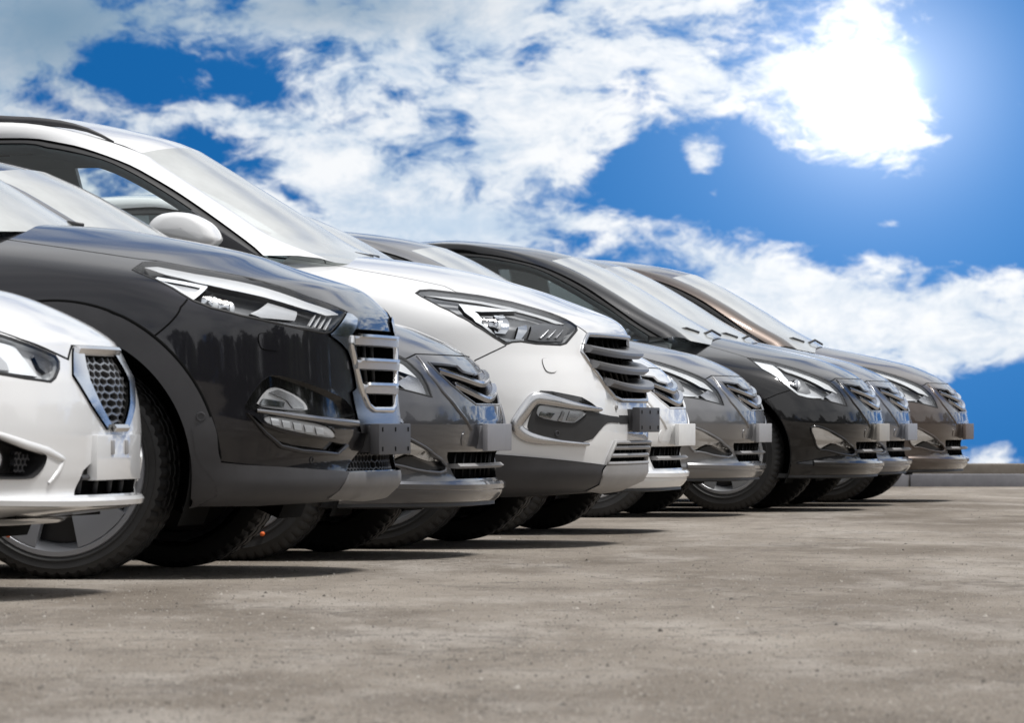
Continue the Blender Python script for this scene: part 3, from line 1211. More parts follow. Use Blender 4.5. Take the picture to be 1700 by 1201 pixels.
# ------------------------------------------------------------------ ground, kerb, slope beyond
def ground_material():
    m = bpy.data.materials.new('worn_asphalt')
    m.use_nodes = True
    t = NT(m.node_tree)
    p = m.node_tree.nodes['Principled BSDF']
    tc = t.node('ShaderNodeTexCoord')
    v = tc.outputs['Object']
    dp = t.vmath('MULTIPLY', v, (1.0, 0.30, 1.0))      # wear runs along the lane
    big = t.noise(dp, 0.7, 5, 0.6)
    mid = t.noise(dp, 3.0, 7, 0.68)
    fine = t.noise(v, 30, 6, 0.72)
    grit = t.noise(v, 170, 3, 0.75)
    streak = t.noise(t.vmath('ADD', dp, (7.0, 2.0, 0.0)), 1.7, 7, 0.70)
    crack = t.math('ABSOLUTE', t.math('SUBTRACT', t.noise(t.vmath('ADD', v, (3.0, 9.0, 0.0)), 0.45, 6, 0.6), 0.5))
    c = t.mix(t.ramp(big, 0.36, 0.64), (0.160, 0.133, 0.105, 1), (0.305, 0.268, 0.226, 1))
    c = t.mix(t.ramp(streak, 0.46, 0.66, 0, 0.72), c, (0.385, 0.350, 0.310, 1))
    c = t.mix(t.ramp(mid, 0.50, 0.72, 0, 0.65), c, (0.130, 0.108, 0.088, 1))
    c = t.mix(t.ramp(fine, 0.50, 0.70, 0, 0.6), c, (0.090, 0.078, 0.066, 1))
    c = t.mix(t.ramp(crack, 0.0, 0.006, 0.55, 0.0), c, (0.045, 0.038, 0.032, 1))
    c = t.mix(t.ramp(grit, 0.60, 0.70, 0, 0.75), c, (0.50, 0.465, 0.42, 1))
    c = t.mix(t.ramp(grit, 0.43, 0.33, 0, 0.85), c, (0.05, 0.043, 0.037, 1))
    t.l.new(c, p.inputs['Base Color'])
    p.inputs['Roughness'].default_value = 0.88
    p.inputs['Specular IOR Level'].default_value = 0.3
    b1 = t.node('ShaderNodeBump'); b1.inputs['Strength'].default_value = 0.7; b1.inputs['Distance'].default_value = 0.02
    t.l.new(t.math('ADD', t.math('MULTIPLY', fine, 0.6), t.math('MULTIPLY', grit, 0.4)), b1.inputs['Height'])
    b2 = t.node('ShaderNodeBump'); b2.inputs['Strength'].default_value = 0.5; b2.inputs['Distance'].default_value = 0.06
    t.l.new(mid, b2.inputs['Height'])
    t.l.new(b1.outputs[0], b2.inputs['Normal'])
    t.l.new(b2.outputs[0], p.inputs['Normal'])
    return m


GROUND = ground_material()
KERB_Y = 45.0


def build_setting():
    # flat lot to the horizon on this side; past the kerb the land falls away
    xs = np.r_[-2500, -600, -120, np.linspace(-40, 40, 33), 120, 600, 2500]
    ys = np.r_[-2500, -600, -120, -30, np.linspace(0, 46, 24), 46.6, 60, 120, 400, 2500]
    V, F = [], []
    for y in ys:
        for x in xs:
            z = 0.0 if y <= 46.3 else -0.5 - (y - 46.6) * 0.045
            V.append((x, y, z))
    c = len(xs)
    for i in range(len(ys) - 1):
        for j in range(c - 1):
            F.append((i * c + j, i * c + j + 1, (i + 1) * c + j + 1, (i + 1) * c + j))
    g = mesh('ground', V, F, GROUND, None, False)
    tag(g, 'worn brown grey asphalt of the open lot', kind='structure')
    # kerb: low front stone course, then a set-back upper ledge, built as single blocks
    kerb = empty('kerb', (0, KERB_Y, 0))
    tag(kerb, 'low concrete kerb along the far edge of the lot', kind='structure')
    low = grained('kerb_stone', (0.15, 0.15, 0.163), 0.85, 60, 0.5, 0.6)
    top = grained('ledge_stone', (0.115, 0.098, 0.080), 0.9, 50, 0.6, 0.7)
    b = random.Random(3)
    x = -16.0
    while x < 16:
        L = 1.0
        mb = MB(); mb.box((x + L / 2, 0.06 + b.uniform(-.008, .008), 0.040 + b.uniform(-.004, .004)), (L - 0.012, 0.16, 0.115), None, 0.010)
        mb.build('kerb_stone', low, kerb, True, 40)
        x += L
    x = -16.0
    while x < 16:
        L = b.uniform(1.3, 2.2)
        mb = MB(); mb.box((x + L / 2, 0.62 + b.uniform(-.02, .02), 0.07 + b.uniform(-.012, .012)), (L - 0.02, 0.5, 0.20), None, 0.02)
        mb.build('ledge_block', top, kerb, True, 40)
        x += L
    # loose grit lying on the asphalt
    gr = random.Random(11)
    mb = MB()
    for cnt, r0, r1 in ((60000, 0.0014, 0.0036), (900, 0.0035, 0.0075)):
        for _ in range(cnt):
            y = CAM_H * FPX / (gr.uniform(812, 1215) - HY)     # evenly over the view, denser close by
            x = gr.uniform(-1, 1) * (0.092 * y)
            r = gr.uniform(r0, r1) * (0.6 + 0.8 * gr.random() ** 3)
            a = gr.uniform(0, 6.28)
            vs = []
            for k in range(5):
                q = a + k * 1.2566 + gr.uniform(-.3, .3)
                vs.append((x + r * math.cos(q) * gr.uniform(.7, 1.2), y + r * math.sin(q) * gr.uniform(.7, 1.2), -0.001))
            tp = (x + gr.uniform(-.3, .3) * r, y + gr.uniform(-.3, .3) * r, r * gr.uniform(.5, 1.1))
            mb.add(vs + [tp], [(k, (k + 1) % 5, 5) for k in range(5)])
    st = bpy.data.materials.new('grit')
    st.use_nodes = True
    t = NT(st.node_tree)
    p = st.node_tree.nodes['Principled BSDF']
    gi = t.node('ShaderNodeNewGeometry')
    t.l.new(t.mix(gi.outputs['Random Per Island'], (0.05, 0.043, 0.037, 1), (0.40, 0.37, 0.33, 1)), p.inputs['Base Color'])
    p.inputs['Roughness'].default_value = 0.9
    o = mb.build('gravel', st, None, False)
    tag(o, 'fine loose grit scattered over the asphalt', 'gravel', kind='stuff')


build_setting()
# unseen wood added on two sides to give the paint something dark to reflect
def build_reflected_wood():
    r = random.Random(5)
    mb = MB()
    for k in range(5200):
        t = r.random()
        if k % 2:
            x, y = 30 + 8 * r.random(), -40 + 115 * t
        else:
            x, y = -75 + 110 * t, -34 - 8 * r.random()
        z = 6.5 * r.random() ** 0.8 * (0.8 + 0.35 * math.sin(t * 31) + 0.15 * math.sin(t * 83))
        s_ = r.uniform(0.5, 1.1)
        a, b = r.uniform(0, 6.28), r.uniform(-.6, .6)
        vs = [(x + s_ * math.cos(a + q) * math.cos(b), y + s_ * math.sin(a + q), z + s_ * math.sin(b + q) * .8) for q in (0, 1.3, 2.6, 3.9, 5.1)]
        mb.add(vs, [(0, 1, 2, 3, 4)])
    m = mat('added_foliage', (0.035, 0.045, 0.022), 0.85, spec=0.2)
    o = mb.build('added_woods', m, None, False)
    tag(o, 'dark wood added out of view to darken reflections in the car paint', 'added_woods', kind='stuff')


build_reflected_wood()
# ------------------------------------------------------------------ dark grey SUV (second car)
def new_car(name, fr, label, cat, group=None):
    c = empty(name, (fr.X0, fr.Y0, 0), -TH)
    return tag(c, label, cat, group)


def build_dark_suv():
    fr = Frame(641, 19.0)
    tab = [(.10, .80, .52, 2.5), (.24, .86, .56, 2.6), (.38, .91, .62, 2.8), (.60, .925, .62, 2.8), (.78, .925, .62, 2.8), (.88, .915, .65, 2.7), (.95, .89, .70, 2.5), (1.02, .78, .75, 2.2), (1.07, .62, .72, 2.0), (1.12, .35, .6, 2.0)]
    sil = [(600, 829), (640, 822), (653, 812), (661, 795), (658, 783), (654, 765), (657, 745), (664, 722), (664, 700), (661, 680), (658, 650), (656, 610), (654, 565), (653, 545), (650, 530),
           (645, 521), (625, 502), (607, 486), (587, 476), (550, 465), (487, 445), (437, 427), (362, 409), (237, 386), (140, 373), ('L', -1.28, 1.122), ('L', -1.5, 1.135)]
    sh = Shell(fr, tab, sil, 4.48, -1.36, 1.04, 0.235)
    car = new_car('suv', fr, 'dark grey SUV with chrome barred grille, second from the near end of the row', 'car', 'parked cars')
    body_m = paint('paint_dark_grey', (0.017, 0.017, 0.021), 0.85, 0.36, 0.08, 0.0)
    T = sh.trace
    lamp = T([(220, 448), (237, 436), (262, 434), (325, 446), (400, 459), (450, 472), (512, 494), (550, 507), (572, 519), (570, 526), (548, 552), (538, 553), (500, 546), (450, 535), (400, 524), (350, 511), (320, 499), (300, 487), (270, 470), (245, 459), (226, 451)])
    uf, zc, Rt = fr.at(97, 780, -.86)[0], 0.345, 0.345
    ur = uf - 2.67
    arch = sh.circle(uf, zc, 0.425, -20, 200)
    archr = sh.circle(ur, zc, 0.425, -20, 200)
    gl = T([(585, 546), (581, 558), (581, 575), (586, 602), (593, 632), (601, 657), (608, 674), (616, 681)])
    grille = np.vstack([gl, mirror(gl)])
    ll = T([(600, 745), (574, 783)])
    lowg = np.vstack([ll, mirror(ll)])
    seam = T([(311, 497), (300, 510), (255, 559), (226, 594)])
    hood_l = T([(0, 396), (60, 405), (150, 418), (230, 430), (262, 433), (325, 445), (400, 458), (450, 471), (512, 493), (550, 506), (575, 518), (591, 530)])
    hood = np.vstack([hood_l, mirror(hood_l), [(0.9, 1.3), (-0.9, 1.3)]])
    hood_l2 = hood_l.copy()
    bl = T([(311, 499), (255, 559), (226, 594)])
    bump = np.vstack([[(-.0, .1)], [(-3, .1)], [(bl[-1][0], 0.1)], bl[::-1], lamp[10:17][::-1], T([(575, 520), (591, 532)])])
    bump = np.vstack([bump, mirror(bump)])
    nest = chaikin(T([(402, 680), (420, 650), (440, 627), (458, 622), (500, 634), (550, 652), (578, 668), (592, 698), (560, 697), (480, 688), (425, 681)]), True, 1)
    sc = T([(409, 686), (424, 702), (440, 720), (465, 741), (500, 749), (558, 754), (574, 739)])
    scoop = np.vstack([sc, T([(540, 732), (480, 722), (440, 708), (420, 690)])])
    parts = build_body(sh, car, [lamp, mirror(lamp), arch, mirror(arch), archr, mirror(archr), grille, lowg, nest, mirror(nest), scoop, mirror(scoop)], {'hood': [hood]}, body_m)
    body = parts['body']
    strip(sh, hood_l, 0.006, 'hood_gap', VOID, car, h=0.0006)
    strip(sh, mirror(hood_l), 0.006, 'hood_gap', VOID, car, h=0.0006)
    for P in (seam, mirror(seam)):
        strip(sh, P, 0.006, 'panel_gap', VOID, car, h=0.0006)
    # wheel arch cladding and lower cladding
    for mr in (False, True):
        mm = mirror if mr else (lambda q: q)
        o_ = sh.circle(uf, zc, 0.505, -11, 191)
        i_ = sh.circle(uf, zc, 0.424, -18, 198)
        ring = np.vstack([o_, i_[::-1]])
        patch(sh, mm(ring), 'arch_cladding', CLAD, car, 0.012, -0.02, 0.03)
        o2 = sh.circle(ur, zc, 0.505, 0, 180); i2 = sh.circle(ur, zc, 0.424, -18, 198)
        patch(sh, mm(np.vstack([o2, i2[::-1]])), 'arch_cladding', CLAD, car, 0.012, -0.02, 0.03)
        strip(sh, mm(sh.circle(uf, zc, 0.508, 3, 175)), 0.012, 'arch_seal', VOID, car, off=0.004, h=0.003)
        low = T([(350, 692), (366, 767), (400, 771), (500, 779), (573, 785), (566, 800), (540, 824), (430, 834), (328, 838), (327, 760), (318, 712)])
        patch(sh, mm(low), 'lower_cladding', CLAD, car, 0.0135, -0.02, 0.03)
        ln = T([(328, 838), (430, 836), (560, 826)])
        strip(sh, mm(ln), 0.02, 'lower_lip', BLACK, car, off=0.0, h=0.012)
        # lamp
        hs = patch(sh, mm(lamp), 'headlight', LAMPDARK, car, -0.055, 0.0, 0.03)
        patch(sh, mm(lamp), 'lens', LENS, hs, 0.0015, None, 0.03)
        rim_ = strip(sh, mm(lamp), 0.007, 'lamp_seal', SEAL, hs, off=0.0, h=0.002, closed=True)
        sheen = T([(240, 440), (262, 439), (325, 451), (400, 464), (450, 477), (512, 499), (550, 512), (566, 521), (545, 523), (500, 508), (440, 490), (380, 477), (330, 466), (275, 452)])
        patch(sh, mm(sheen), 'lamp_sheen', LAMPSHEEN, hs, -0.008, -0.03, 0.03)  # pale band painted in for the reflection along the lens top
        tri_o = T([(255, 459), (262, 454), (346, 470), (318, 497)])
        tri_i = T([(266, 460), (334, 473), (316, 489)])
        patch(sh, mm(tri_o), 'light_guide', LAMPWHITE, hs, -0.012, -0.03, 0.02, holes=[mm(tri_i)])
        patch(sh, mm(tri_i), 'guide_panel', LAMPGREY, hs, -0.018, None, 0.02)
        gr_ = T([(330, 505), (348, 474), (470, 505), (540, 530), (545, 545), (500, 540), (440, 528), (380, 515)])
        bulkl = T([(420, 515), (450, 494), (500, 510), (498, 530), (440, 524)])
        patch(sh, mm(bulkl), 'reflector', LAMPGREY, hs, -0.022, -0.045, 0.02)
        low_line = T([(430, 529), (480, 537), (545, 549)])
        strip(sh, mm(low_line), 0.010, 'trim_line', SATIN, hs, off=-0.02, h=0.004)
        for k in range(4):
            a = T([(521 + k * 9, 541 + k * 2.4), (531 + k * 9, 519 + k * 2.2)])
            strip(sh, mm(a), 0.005, 'light_rib', LAMPGREY, hs, off=-0.02, h=0.004)
        for (x, y, r) in ((357, 496, 0.030), (386, 503, 0.026)):
            q = T([(x, y)])[0]
            P = sh.P(q[:1], q[1:])[0] + sh.N(q[:1], q[1:])[0] * -0.030
            if mr:
                P[1] *= -1
            lamp_tube(P, r, 0.03, hs)
        # washer cover
        wc = chaikin(T([(428, 557), (434, 553), (452, 555), (460, 563), (463, 584), (450, 582), (434, 580), (430, 572)]))
        patch(sh, mm(wc), 'washer_cover', body_m, car, 0.004, -0.002, 0.02)
        strip(sh, mm(wc), 0.004, 'cover_gap', VOID, car, h=0.001, closed=True)
        # fog lamp nest
        fn = patch(sh, mm(nest), 'fog_lamp', GLOSSBLACK, car, -0.020, 0.003, 0.025)
        fl = chaikin(T([(428, 674), (437, 658), (450, 645), (465, 643), (490, 653), (505, 662), (515, 672), (517, 682), (470, 680)]), True, 1)
        patch(sh, mm(fl), 'bowl', LAMPGREY, fn, -0.014, -0.03, 0.02)
        fl2 = T([(434, 670), (440, 662), (476, 668), (474, 676), (436, 673)])
        patch(sh, mm(fl2), 'reflector', REFLECTOR, fn, -0.008, -0.02, 0.01)
        fl3 = T([(450, 652), (466, 647), (490, 657), (508, 672), (510, 679), (490, 678), (480, 665)])
        patch(sh, mm(fl3), 'side_reflector', SATIN, fn, -0.010, -0.02, 0.02)
        patch(sh, mm(fl), 'lens', LENS, fn, 0.001, -0.004, 0.02)
        dv = T([(425, 682), (480, 690), (530, 697), (592, 704)])
        strip(sh, mm(dv), [0.012, 0.020, 0.020, 0.024], 'fog_trim', DARKCHROME, car, off=0.0, h=0.012)
        dr = chaikin(T([(435, 694), (450, 691), (500, 699), (535, 706), (550, 715), (556, 727), (540, 727), (480, 716), (445, 705)]), True, 1)
        dl = patch(sh, mm(dr), 'daylight_lamp', LAMPGREY, car, 0.002, -0.01, 0.02)
        for k in range(5):
            t = k / 4
            x, y = 455 + 73 * t, 701.5 + 15 * t
            cell = T([(x - 7, y - 7), (x + 6, y - 5), (x + 8, y + 6), (x - 4, y + 5)])
            patch(sh, mm(cell), 'led_cell', LAMPWHITE, dl, 0.005, 0.0, 0.02)
        patch(sh, mm(dr), 'lens', LENS, dl, 0.010, -0.002, 0.02)
        patch(sh, mm(scoop), 'scoop_panel', GLOSSBLACK, car, -0.022, 0.002, 0.025)
        strip(sh, mm(sc), [0.004, 0.012, 0.016, 0.016, 0.014, 0.008], 'scoop_edge', body_m, car, off=0.002, h=0.010)
        for (x, y, r) in ((517, 764, 0.011), (333, 692, 0.015)):
            q = T([(x, y)])[0]
            if mr:
                q = q * np.array([-1, 1])
            disc_on(sh, q, r, 'parking_sensor', CLAD, car, 0.012 if x < 400 else 0.0, 0.003, ring=True)
        # chrome wing from lamp to grille and apron round the grille
        wing = T([(573, 521), (581, 523), (590, 530), (588, 545), (578, 560), (545, 556), (552, 550)])
        patch(sh, mm(wing), 'grille_wing', CHROME, car, 0.008, -0.01, 0.015)
        apron = np.vstack([T([(546, 557), (562, 569), (574, 582), (581, 600), (586, 625), (589, 645), (582, 652), (586, 672), (592, 700), (597, 719), (640, 724)]), T([(640, 688), (616, 684), (606, 674), (599, 657), (591, 632), (584, 602), (579, 576), (579, 560)])])
        patch(sh, mm(apron), 'grille_apron', DARKCHROME, car, 0.007, -0.01, 0.015)
    # skid plate across the middle
    sl = T([(573, 786), (566, 800), (541, 823), (600, 826)])
    skid = np.vstack([sl, mirror(sl)])
    patch(sh, skid, 'skid_plate', SKIDDARK, car, 0.014, -0.02, 0.03)
    # grille: frame, three bars, dark back
    g = patch(sh, grille, 'grille', VOID, car, -0.10, 0.0, 0.03)
    strip(sh, np.vstack([gl[1:], mirror(gl)[:-1]]), 0.020, 'grille_frame', CHROME, g, off=0.006, h=0.010)
    zs = [(T([(581, 566)])[0], T([(590, 568)])[0]), (T([(585, 606)])[0], 0), (T([(598, 647)])[0], 0)]
    prof = [(-0.05, -0.004), (-0.05, 0.012), (0.000, 0.017), (0.016, 0.015), (0.020, 0.008), (0.018, -0.012), (0.0, -0.016)]
    for a, _ in zs:
        s0 = abs(a[0])
        path = np.array([(-s0 + 2 * s0 * t, a[1]) for t in np.linspace(0, 1, 30)])
        sl_ = bar(sh, path, prof, 'slat', SATIN, g)
        s1 = s0 * 0.80
        path = np.array([(-s1 + 2 * s1 * t, a[1] + 0.012) for t in np.linspace(0, 1, 30)])
        bar(sh, path, [(0.0, 0.0), (0.0, 0.012), (0.026, 0.010), (0.026, 0.002)], 'chrome_edge', CHROME, sl_)
    for k in range(6):
        s_ = -0.42 + 0.84 * k / 5
        s_ = math.copysign(sh.s_of_v(abs(s_) * 0.85, 0.66), s_)
        b_ = MB()
        za, zb = grille[:, 1].min() + 0.02, grille[:, 1].max() - 0.01
        Q = sh.P(np.array([s_, s_]), np.array([za, zb]))
        for e in range(1):
            a_, c_ = Q[0] + [-0.06, 0, 0], Q[1] + [-0.06, 0, 0]
            b_.tube([a_, c_], 0.010, 6)
        b_.build('grille_post', BLACK, g)
    # lower honeycomb
    lg = patch(sh, lowg, 'lower_grille', VOID, car, -0.06, 0.0, 0.03)
    honeycomb(sh, lowg, 0.013, 0.004, 'grille_mesh', CLAD, lg, -0.012, 0.01, 1.0)
    zb = 0.48 - (755 - 703) * 19 / FPX
    plate(car, sh.P(np.array([0.]), np.array([.43]))[0][0] + 0.045, zb, zb + 0.098, CLAD)
    # cabin
    E = L3(fr, [('L', -1.10, .70, 1.085), (237, 386, .68, .68), (155, 338, .65, .65), (62, 300, .62, .62), (0, 279, .60, .60), ('L', -1.62, .575, 1.47), ('L', -1.86, .55, 1.575)], 40)
    E = spline(np.array([(-1.14, -.72, 1.075), (-1.34, -.68, 1.205), (-1.60, -.62, 1.37), (-1.82, -.575, 1.50), (-2.04, -.555, 1.585)]), 40)
    RF = spline(np.array([E[-1], (-2.3, -.58, 1.635), (-2.8, -.60, 1.64), (-3.5, -.58, 1.58), (-4.0, -.56, 1.45), (-4.3, -.6, 1.1)]), 40)
    D = np.array([(-1.22, -.82, 1.05), (-1.54, -.78, 1.23), (-1.84, -.72, 1.42), (-2.09, -.69, 1.53), (-2.4, -.67, 1.575), (-3.0, -.67, 1.575), (-3.6, -.68, 1.47), (-4.1, -.72, 1.06)])
    G = D + np.array([-0.04, -0.015, -0.03])
    greenhouse(sh, car, E, RF, D, G, (0.13, 0.05), (0.012, 0.03), 0.86, -2.15, body_m)
    z_ = 1.118
    wiper(car, [fr.at(-6, 371, -.1), fr.at(30, 367, -.12), fr.at(60, 370, -.15)])
    wiper(car, [fr.at(92, 374, .25), fr.at(115, 370, .22), fr.at(138, 374, .2)])
    running_gear(sh, car, uf, ur, zc, Rt, 0.235, 0.268, 0.885, 'plate', RIMGREY, R(54), 0.424)
    door_mirrors(car, body_m, -1.55, 1.03, 1.13)
    # orange balance dot on the rim
    cP = Vector((uf, -0.885 - 0.004, Rt))
    mb = MB()
    a = fr.at(13, 890, -.89)
    mb.tube([(a[0], -0.889, a[2]), (a[0], -0.884, a[2])], 0.006, 10)
    mb.build('paint_dot', ORANGE, car)
    return car


suv_dark = build_dark_suv()
# ------------------------------------------------------------------ white SUV (fourth car)
def build_white_suv():
    fr = Frame(1056, 23.4)
    tab = [(.10, .84, .55, 2.5), (.22, .88, .60, 2.6), (.36, .925, .66, 2.8), (.60, .94, .66, 2.8), (.85, .94, .68, 2.7), (.98, .91, .72, 2.5), (1.05, .85, .80, 2.2), (1.11, .77, .85, 2.1), (1.16, .46, .7, 2.0)]
    sil = [(960, 820), (1000, 815), (1030, 811), (1060, 801), (1072, 784), (1070, 772), (1076, 735), (1077, 715), (1076, 690), (1073, 667), (1069, 648), (1061, 620), (1051, 595), (1046, 575), (1043, 563),
           (1041, 553), (1032, 540), (1014, 528), (968, 510), (907, 487), (831, 464), (769, 449), (693, 436), (632, 429), (540, 421), ('L', -1.34, 1.165)]
    sh = Shell(fr, tab, sil, 4.70, -1.27, 1.10, 0.205)
    car = new_car('suv', fr, 'white SUV with roof rails and three dark grille bars, towering between two sedans', 'car', 'parked cars')
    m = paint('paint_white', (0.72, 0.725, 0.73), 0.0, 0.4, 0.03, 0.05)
    T = sh.trace
    lamp = T([(690, 487), (697, 482), (715, 481), (757, 486), (800, 492), (850, 502), (900, 516), (940, 531), (957, 542), (958, 548), (940, 570), (930, 573), (890, 571), (865, 567), (850, 568), (840, 572), (820, 560), (790, 541), (760, 524), (730, 509), (700, 493)])
    uf = fr.at(622, 770, -.9)[0]
    zc = Rt = 0.36
    ur = uf - 2.70
    arch, archr = sh.circle(uf, zc, .41, -20, 200), sh.circle(ur, zc, .41, -20, 200)
    gl = T([(975, 556), (970, 566), (965, 584), (985, 614), (1003, 640), (1019, 660), (1030, 665)])
    grille = np.vstack([gl, mirror(gl)])
    ll = T([(1019, 735), (1004, 770)])
    lowg = np.vstack([ll, mirror(ll)])
    hood_l = T([(445, 425), (500, 432), (540, 438), (600, 449), (690, 465), (737, 475), (757, 485), (800, 491), (850, 501), (900, 515), (940, 530), (957, 541), (974, 553)])
    hood = np.vstack([hood_l, mirror(hood_l), [(.9, 1.3), (-.9, 1.3)]])
    hood[0, 0] = max(hood[0, 0], -1.9)
    nest = chaikin(T([(875, 707), (880, 690), (888, 676), (900, 669), (930, 674), (985, 684), (1006, 690), (1030, 693), (1030, 703), (1010, 701), (1000, 708), (977, 736), (930, 731), (889, 725), (878, 717)]), True, 1)
    nestm = mirror(nest)
    parts = build_body(sh, car, [lamp, mirror(lamp), arch, mirror(arch), archr, mirror(archr), grille, lowg], {'hood': [hood]}, m)
    for P in (hood_l, mirror(hood_l)):
        strip(sh, P, 0.005, 'hood_gap', VOID, car, h=0.0006)
    seam = T([(840, 574), (815, 586), (790, 598), (770, 612)])
    cut = T([(533, 424), (537, 431), (540, 438)])
    for P in (seam, mirror(seam), cut, mirror(cut)):
        strip(sh, P, 0.005, 'panel_gap', SEAL, car, h=0.0006)
    for mr in (False, True):
        mm = mirror if mr else (lambda q: q)
        low = T([(700, 735), (720, 745), (760, 750), (825, 755), (900, 761), (1002, 772), (996, 780), (972, 811), (900, 818), (840, 822), (700, 825)])
        patch(sh, mm(low), 'lower_cladding', CLAD, car, 0.010, -0.02, 0.03)
        strip(sh, mm(T([(840, 824), (900, 820), (985, 814)])), 0.02, 'lower_lip', BLACK, car, h=0.01)
        i_, o_ = sh.circle(uf, zc, .409, -18, 198), sh.circle(uf, zc, .455, 0, 180)
        patch(sh, mm(np.vstack([o_, i_[::-1]])), 'arch_cladding', CLAD, car, 0.011, -0.02, 0.04)
        i_, o_ = sh.circle(ur, zc, .409, -18, 198), sh.circle(ur, zc, .455, 0, 180)
        patch(sh, mm(np.vstack([o_, i_[::-1]])), 'arch_cladding', CLAD, car, 0.011, -0.02, 0.04)
        # headlight
        hs = patch(sh, mm(lamp), 'headlight', LAMPGREY, car, -0.05, 0.0, 0.03)
        patch(sh, mm(lamp), 'lens', LENS, hs, 0.0015, None, 0.03)
        strip(sh, mm(lamp), 0.007, 'lamp_seal', SEAL, hs, h=0.002, closed=True)
        band = T([(762, 501), (822, 508), (860, 513), (800, 514), (788, 513), (800, 534), (826, 559), (850, 563), (872, 562), (872, 567), (842, 567), (815, 551), (790, 532), (772, 515)])
        patch(sh, mm(band), 'light_guide', LAMPWHITE, hs, -0.010, -0.03, 0.02)
        bowl = T([(794, 515), (880, 519), (905, 528), (880, 560), (830, 560), (808, 540)])
        patch(sh, mm(bowl), 'bowl', LAMPDARK, hs, -0.035, None, 0.02)
        refl = T([(821, 517), (836, 515), (842, 522), (842, 553), (824, 552), (820, 540)])
        patch(sh, mm(refl), 'reflector', REFLECTOR, hs, -0.018, -0.04, 0.02)
        r2 = T([(862, 540), (876, 537), (878, 548), (868, 562), (858, 562)])
        patch(sh, mm(r2), 'reflector', REFLECTOR, hs, -0.012, -0.03, 0.02)
        dk = T([(885, 537), (905, 531), (940, 537), (950, 546), (936, 566), (900, 566), (880, 563)])
        patch(sh, mm(dk), 'inner_bowl', LAMPDARK, hs, -0.016, -0.03, 0.02)
        for k in range(3):
            strip(sh, mm(T([(900 + 13 * k, 561), (913 + 12 * k, 547)])), 0.006, 'light_rib', SATIN, hs, off=-0.010, h=0.004)
        sheen = T([(705, 486), (757, 490), (800, 496), (850, 506), (900, 520), (940, 535), (925, 534), (850, 511), (800, 500), (740, 492)])
        patch(sh, mm(sheen), 'lamp_sheen', LAMPSHEEN, hs, -0.012, -0.02, 0.03)  # painted reflection under the upper lens edge
        q = T([(830, 536)])[0]
        P = sh.P(q[:1], q[1:])[0] + sh.N(q[:1], q[1:])[0] * -0.028
        if mr:
            P[1] *= -1
        lamp_tube(P, 0.028, 0.03, hs)
        # washer cover
        wc = chaikin(T([(899, 598), (903, 595), (919, 597), (923, 602), (924, 619), (909, 619), (903, 612)]))
        patch(sh, mm(wc), 'washer_cover', m, car, 0.004, -0.002, 0.02)
        strip(sh, mm(wc), 0.004, 'cover_gap', SKID, car, h=0.001, closed=True)
        # fog lamp nest
        fn = patch(sh, mm(nest), 'fog_lamp', BLACK, car, 0.003, -0.004, 0.02)
        fl = chaikin(T([(889, 690), (892, 677), (897, 672), (930, 678), (975, 684), (962, 697), (950, 704), (905, 697)]), True, 1)
        patch(sh, mm(fl), 'bowl', LAMPGREY, fn, 0.004, None, 0.02)
        patch(sh, mm(T([(893, 692), (896, 684), (920, 687), (912, 696)])), 'reflector', REFLECTOR, fn, 0.007, 0.003, 0.02)
        patch(sh, mm(T([(924, 699), (932, 683), (936, 683), (930, 701)])), 'divider', SATIN, fn, 0.008, 0.003, 0.02)
        patch(sh, mm(T([(938, 698), (944, 683), (966, 687), (952, 700)])), 'reflector', SATIN, fn, 0.007, 0.003, 0.02)
        patch(sh, mm(fl), 'lens', LENS, fn, 0.011, 0.002, 0.02)
        ring = chaikin(np.array([(995, 681), (960, 676), (905, 663), (889, 661), (880, 668), (864, 692), (855, 706), (862, 718), (882, 729), (930, 735), (974, 738)]), False, 2)
        strip(sh, mm(T(ring)), [0.014, 0.030, 0.046, 0.05, 0.046, 0.02, 0.012], 'fog_trim', SATIN, car, off=0.004, h=0.012, sp=0.012)
        du = T([(892, 655), (897, 649), (915, 650), (965, 660), (982, 670), (992, 678), (970, 672), (915, 660)])
        patch(sh, mm(du), 'daylight_lamp', GLOSSBLACK, car, 0.003, -0.005, 0.02)
        for (x, y, r) in ((924, 720, .011), (1022, 677, .010)):
            q = T([(x, y)])[0] * np.array([-1 if mr else 1, 1])
            disc_on(sh, q, r, 'parking_sensor', SKID if x > 1000 else CLAD, car, 0.004, 0.003, ring=True)
    # middle black band behind the plate
    zt = [sh.hit(1030, 690)[1], sh.hit(1030, 704)[1]]
    s0 = abs(sh.hit(1028, 697)[0])
    band = np.array([(-s0, zt[0]), (s0, zt[0]), (s0, zt[1]), (-s0, zt[1])])
    patch(sh, band, 'plate_recess', BLACK, car, 0.002, -0.004, 0.03)
    sl = T([(1002, 773), (996, 782), (972, 811), (1000, 815)])
    skid = np.vstack([sl, mirror(sl)])
    sk = patch(sh, skid, 'skid_plate', SKID, car, 0.014, -0.02, 0.03)
    g = patch(sh, grille, 'grille', VOID, car, -0.12, 0.0, 0.03)
    strip(sh, grille, 0.018, 'grille_frame', SATIN, g, off=0.002, h=0.008, closed=True)
    bars = [(967, 577), (978, 603), (1001, 633)]
    prof = [(-0.06, 0.016), (-0.02, 0.020), (0.03, 0.010), (0.046, 0.002), (0.046, -0.008), (0.03, -0.020), (-0.05, -0.012)]
    for k, b in enumerate(bars):
        a = T([b])[0]
        s0 = abs(a[0])
        dz = (-0.020, -0.022, -0.022)[k]
        path = np.array([(-s0 + 2 * s0 * t, a[1] + dz * (1 - (2 * t - 1) ** 2)) for t in np.linspace(0, 1, 30)])
        bar(sh, path, prof, 'slat', mat('grille_grey', (0.20, 0.20, 0.205), 0.34, 0.6), g)
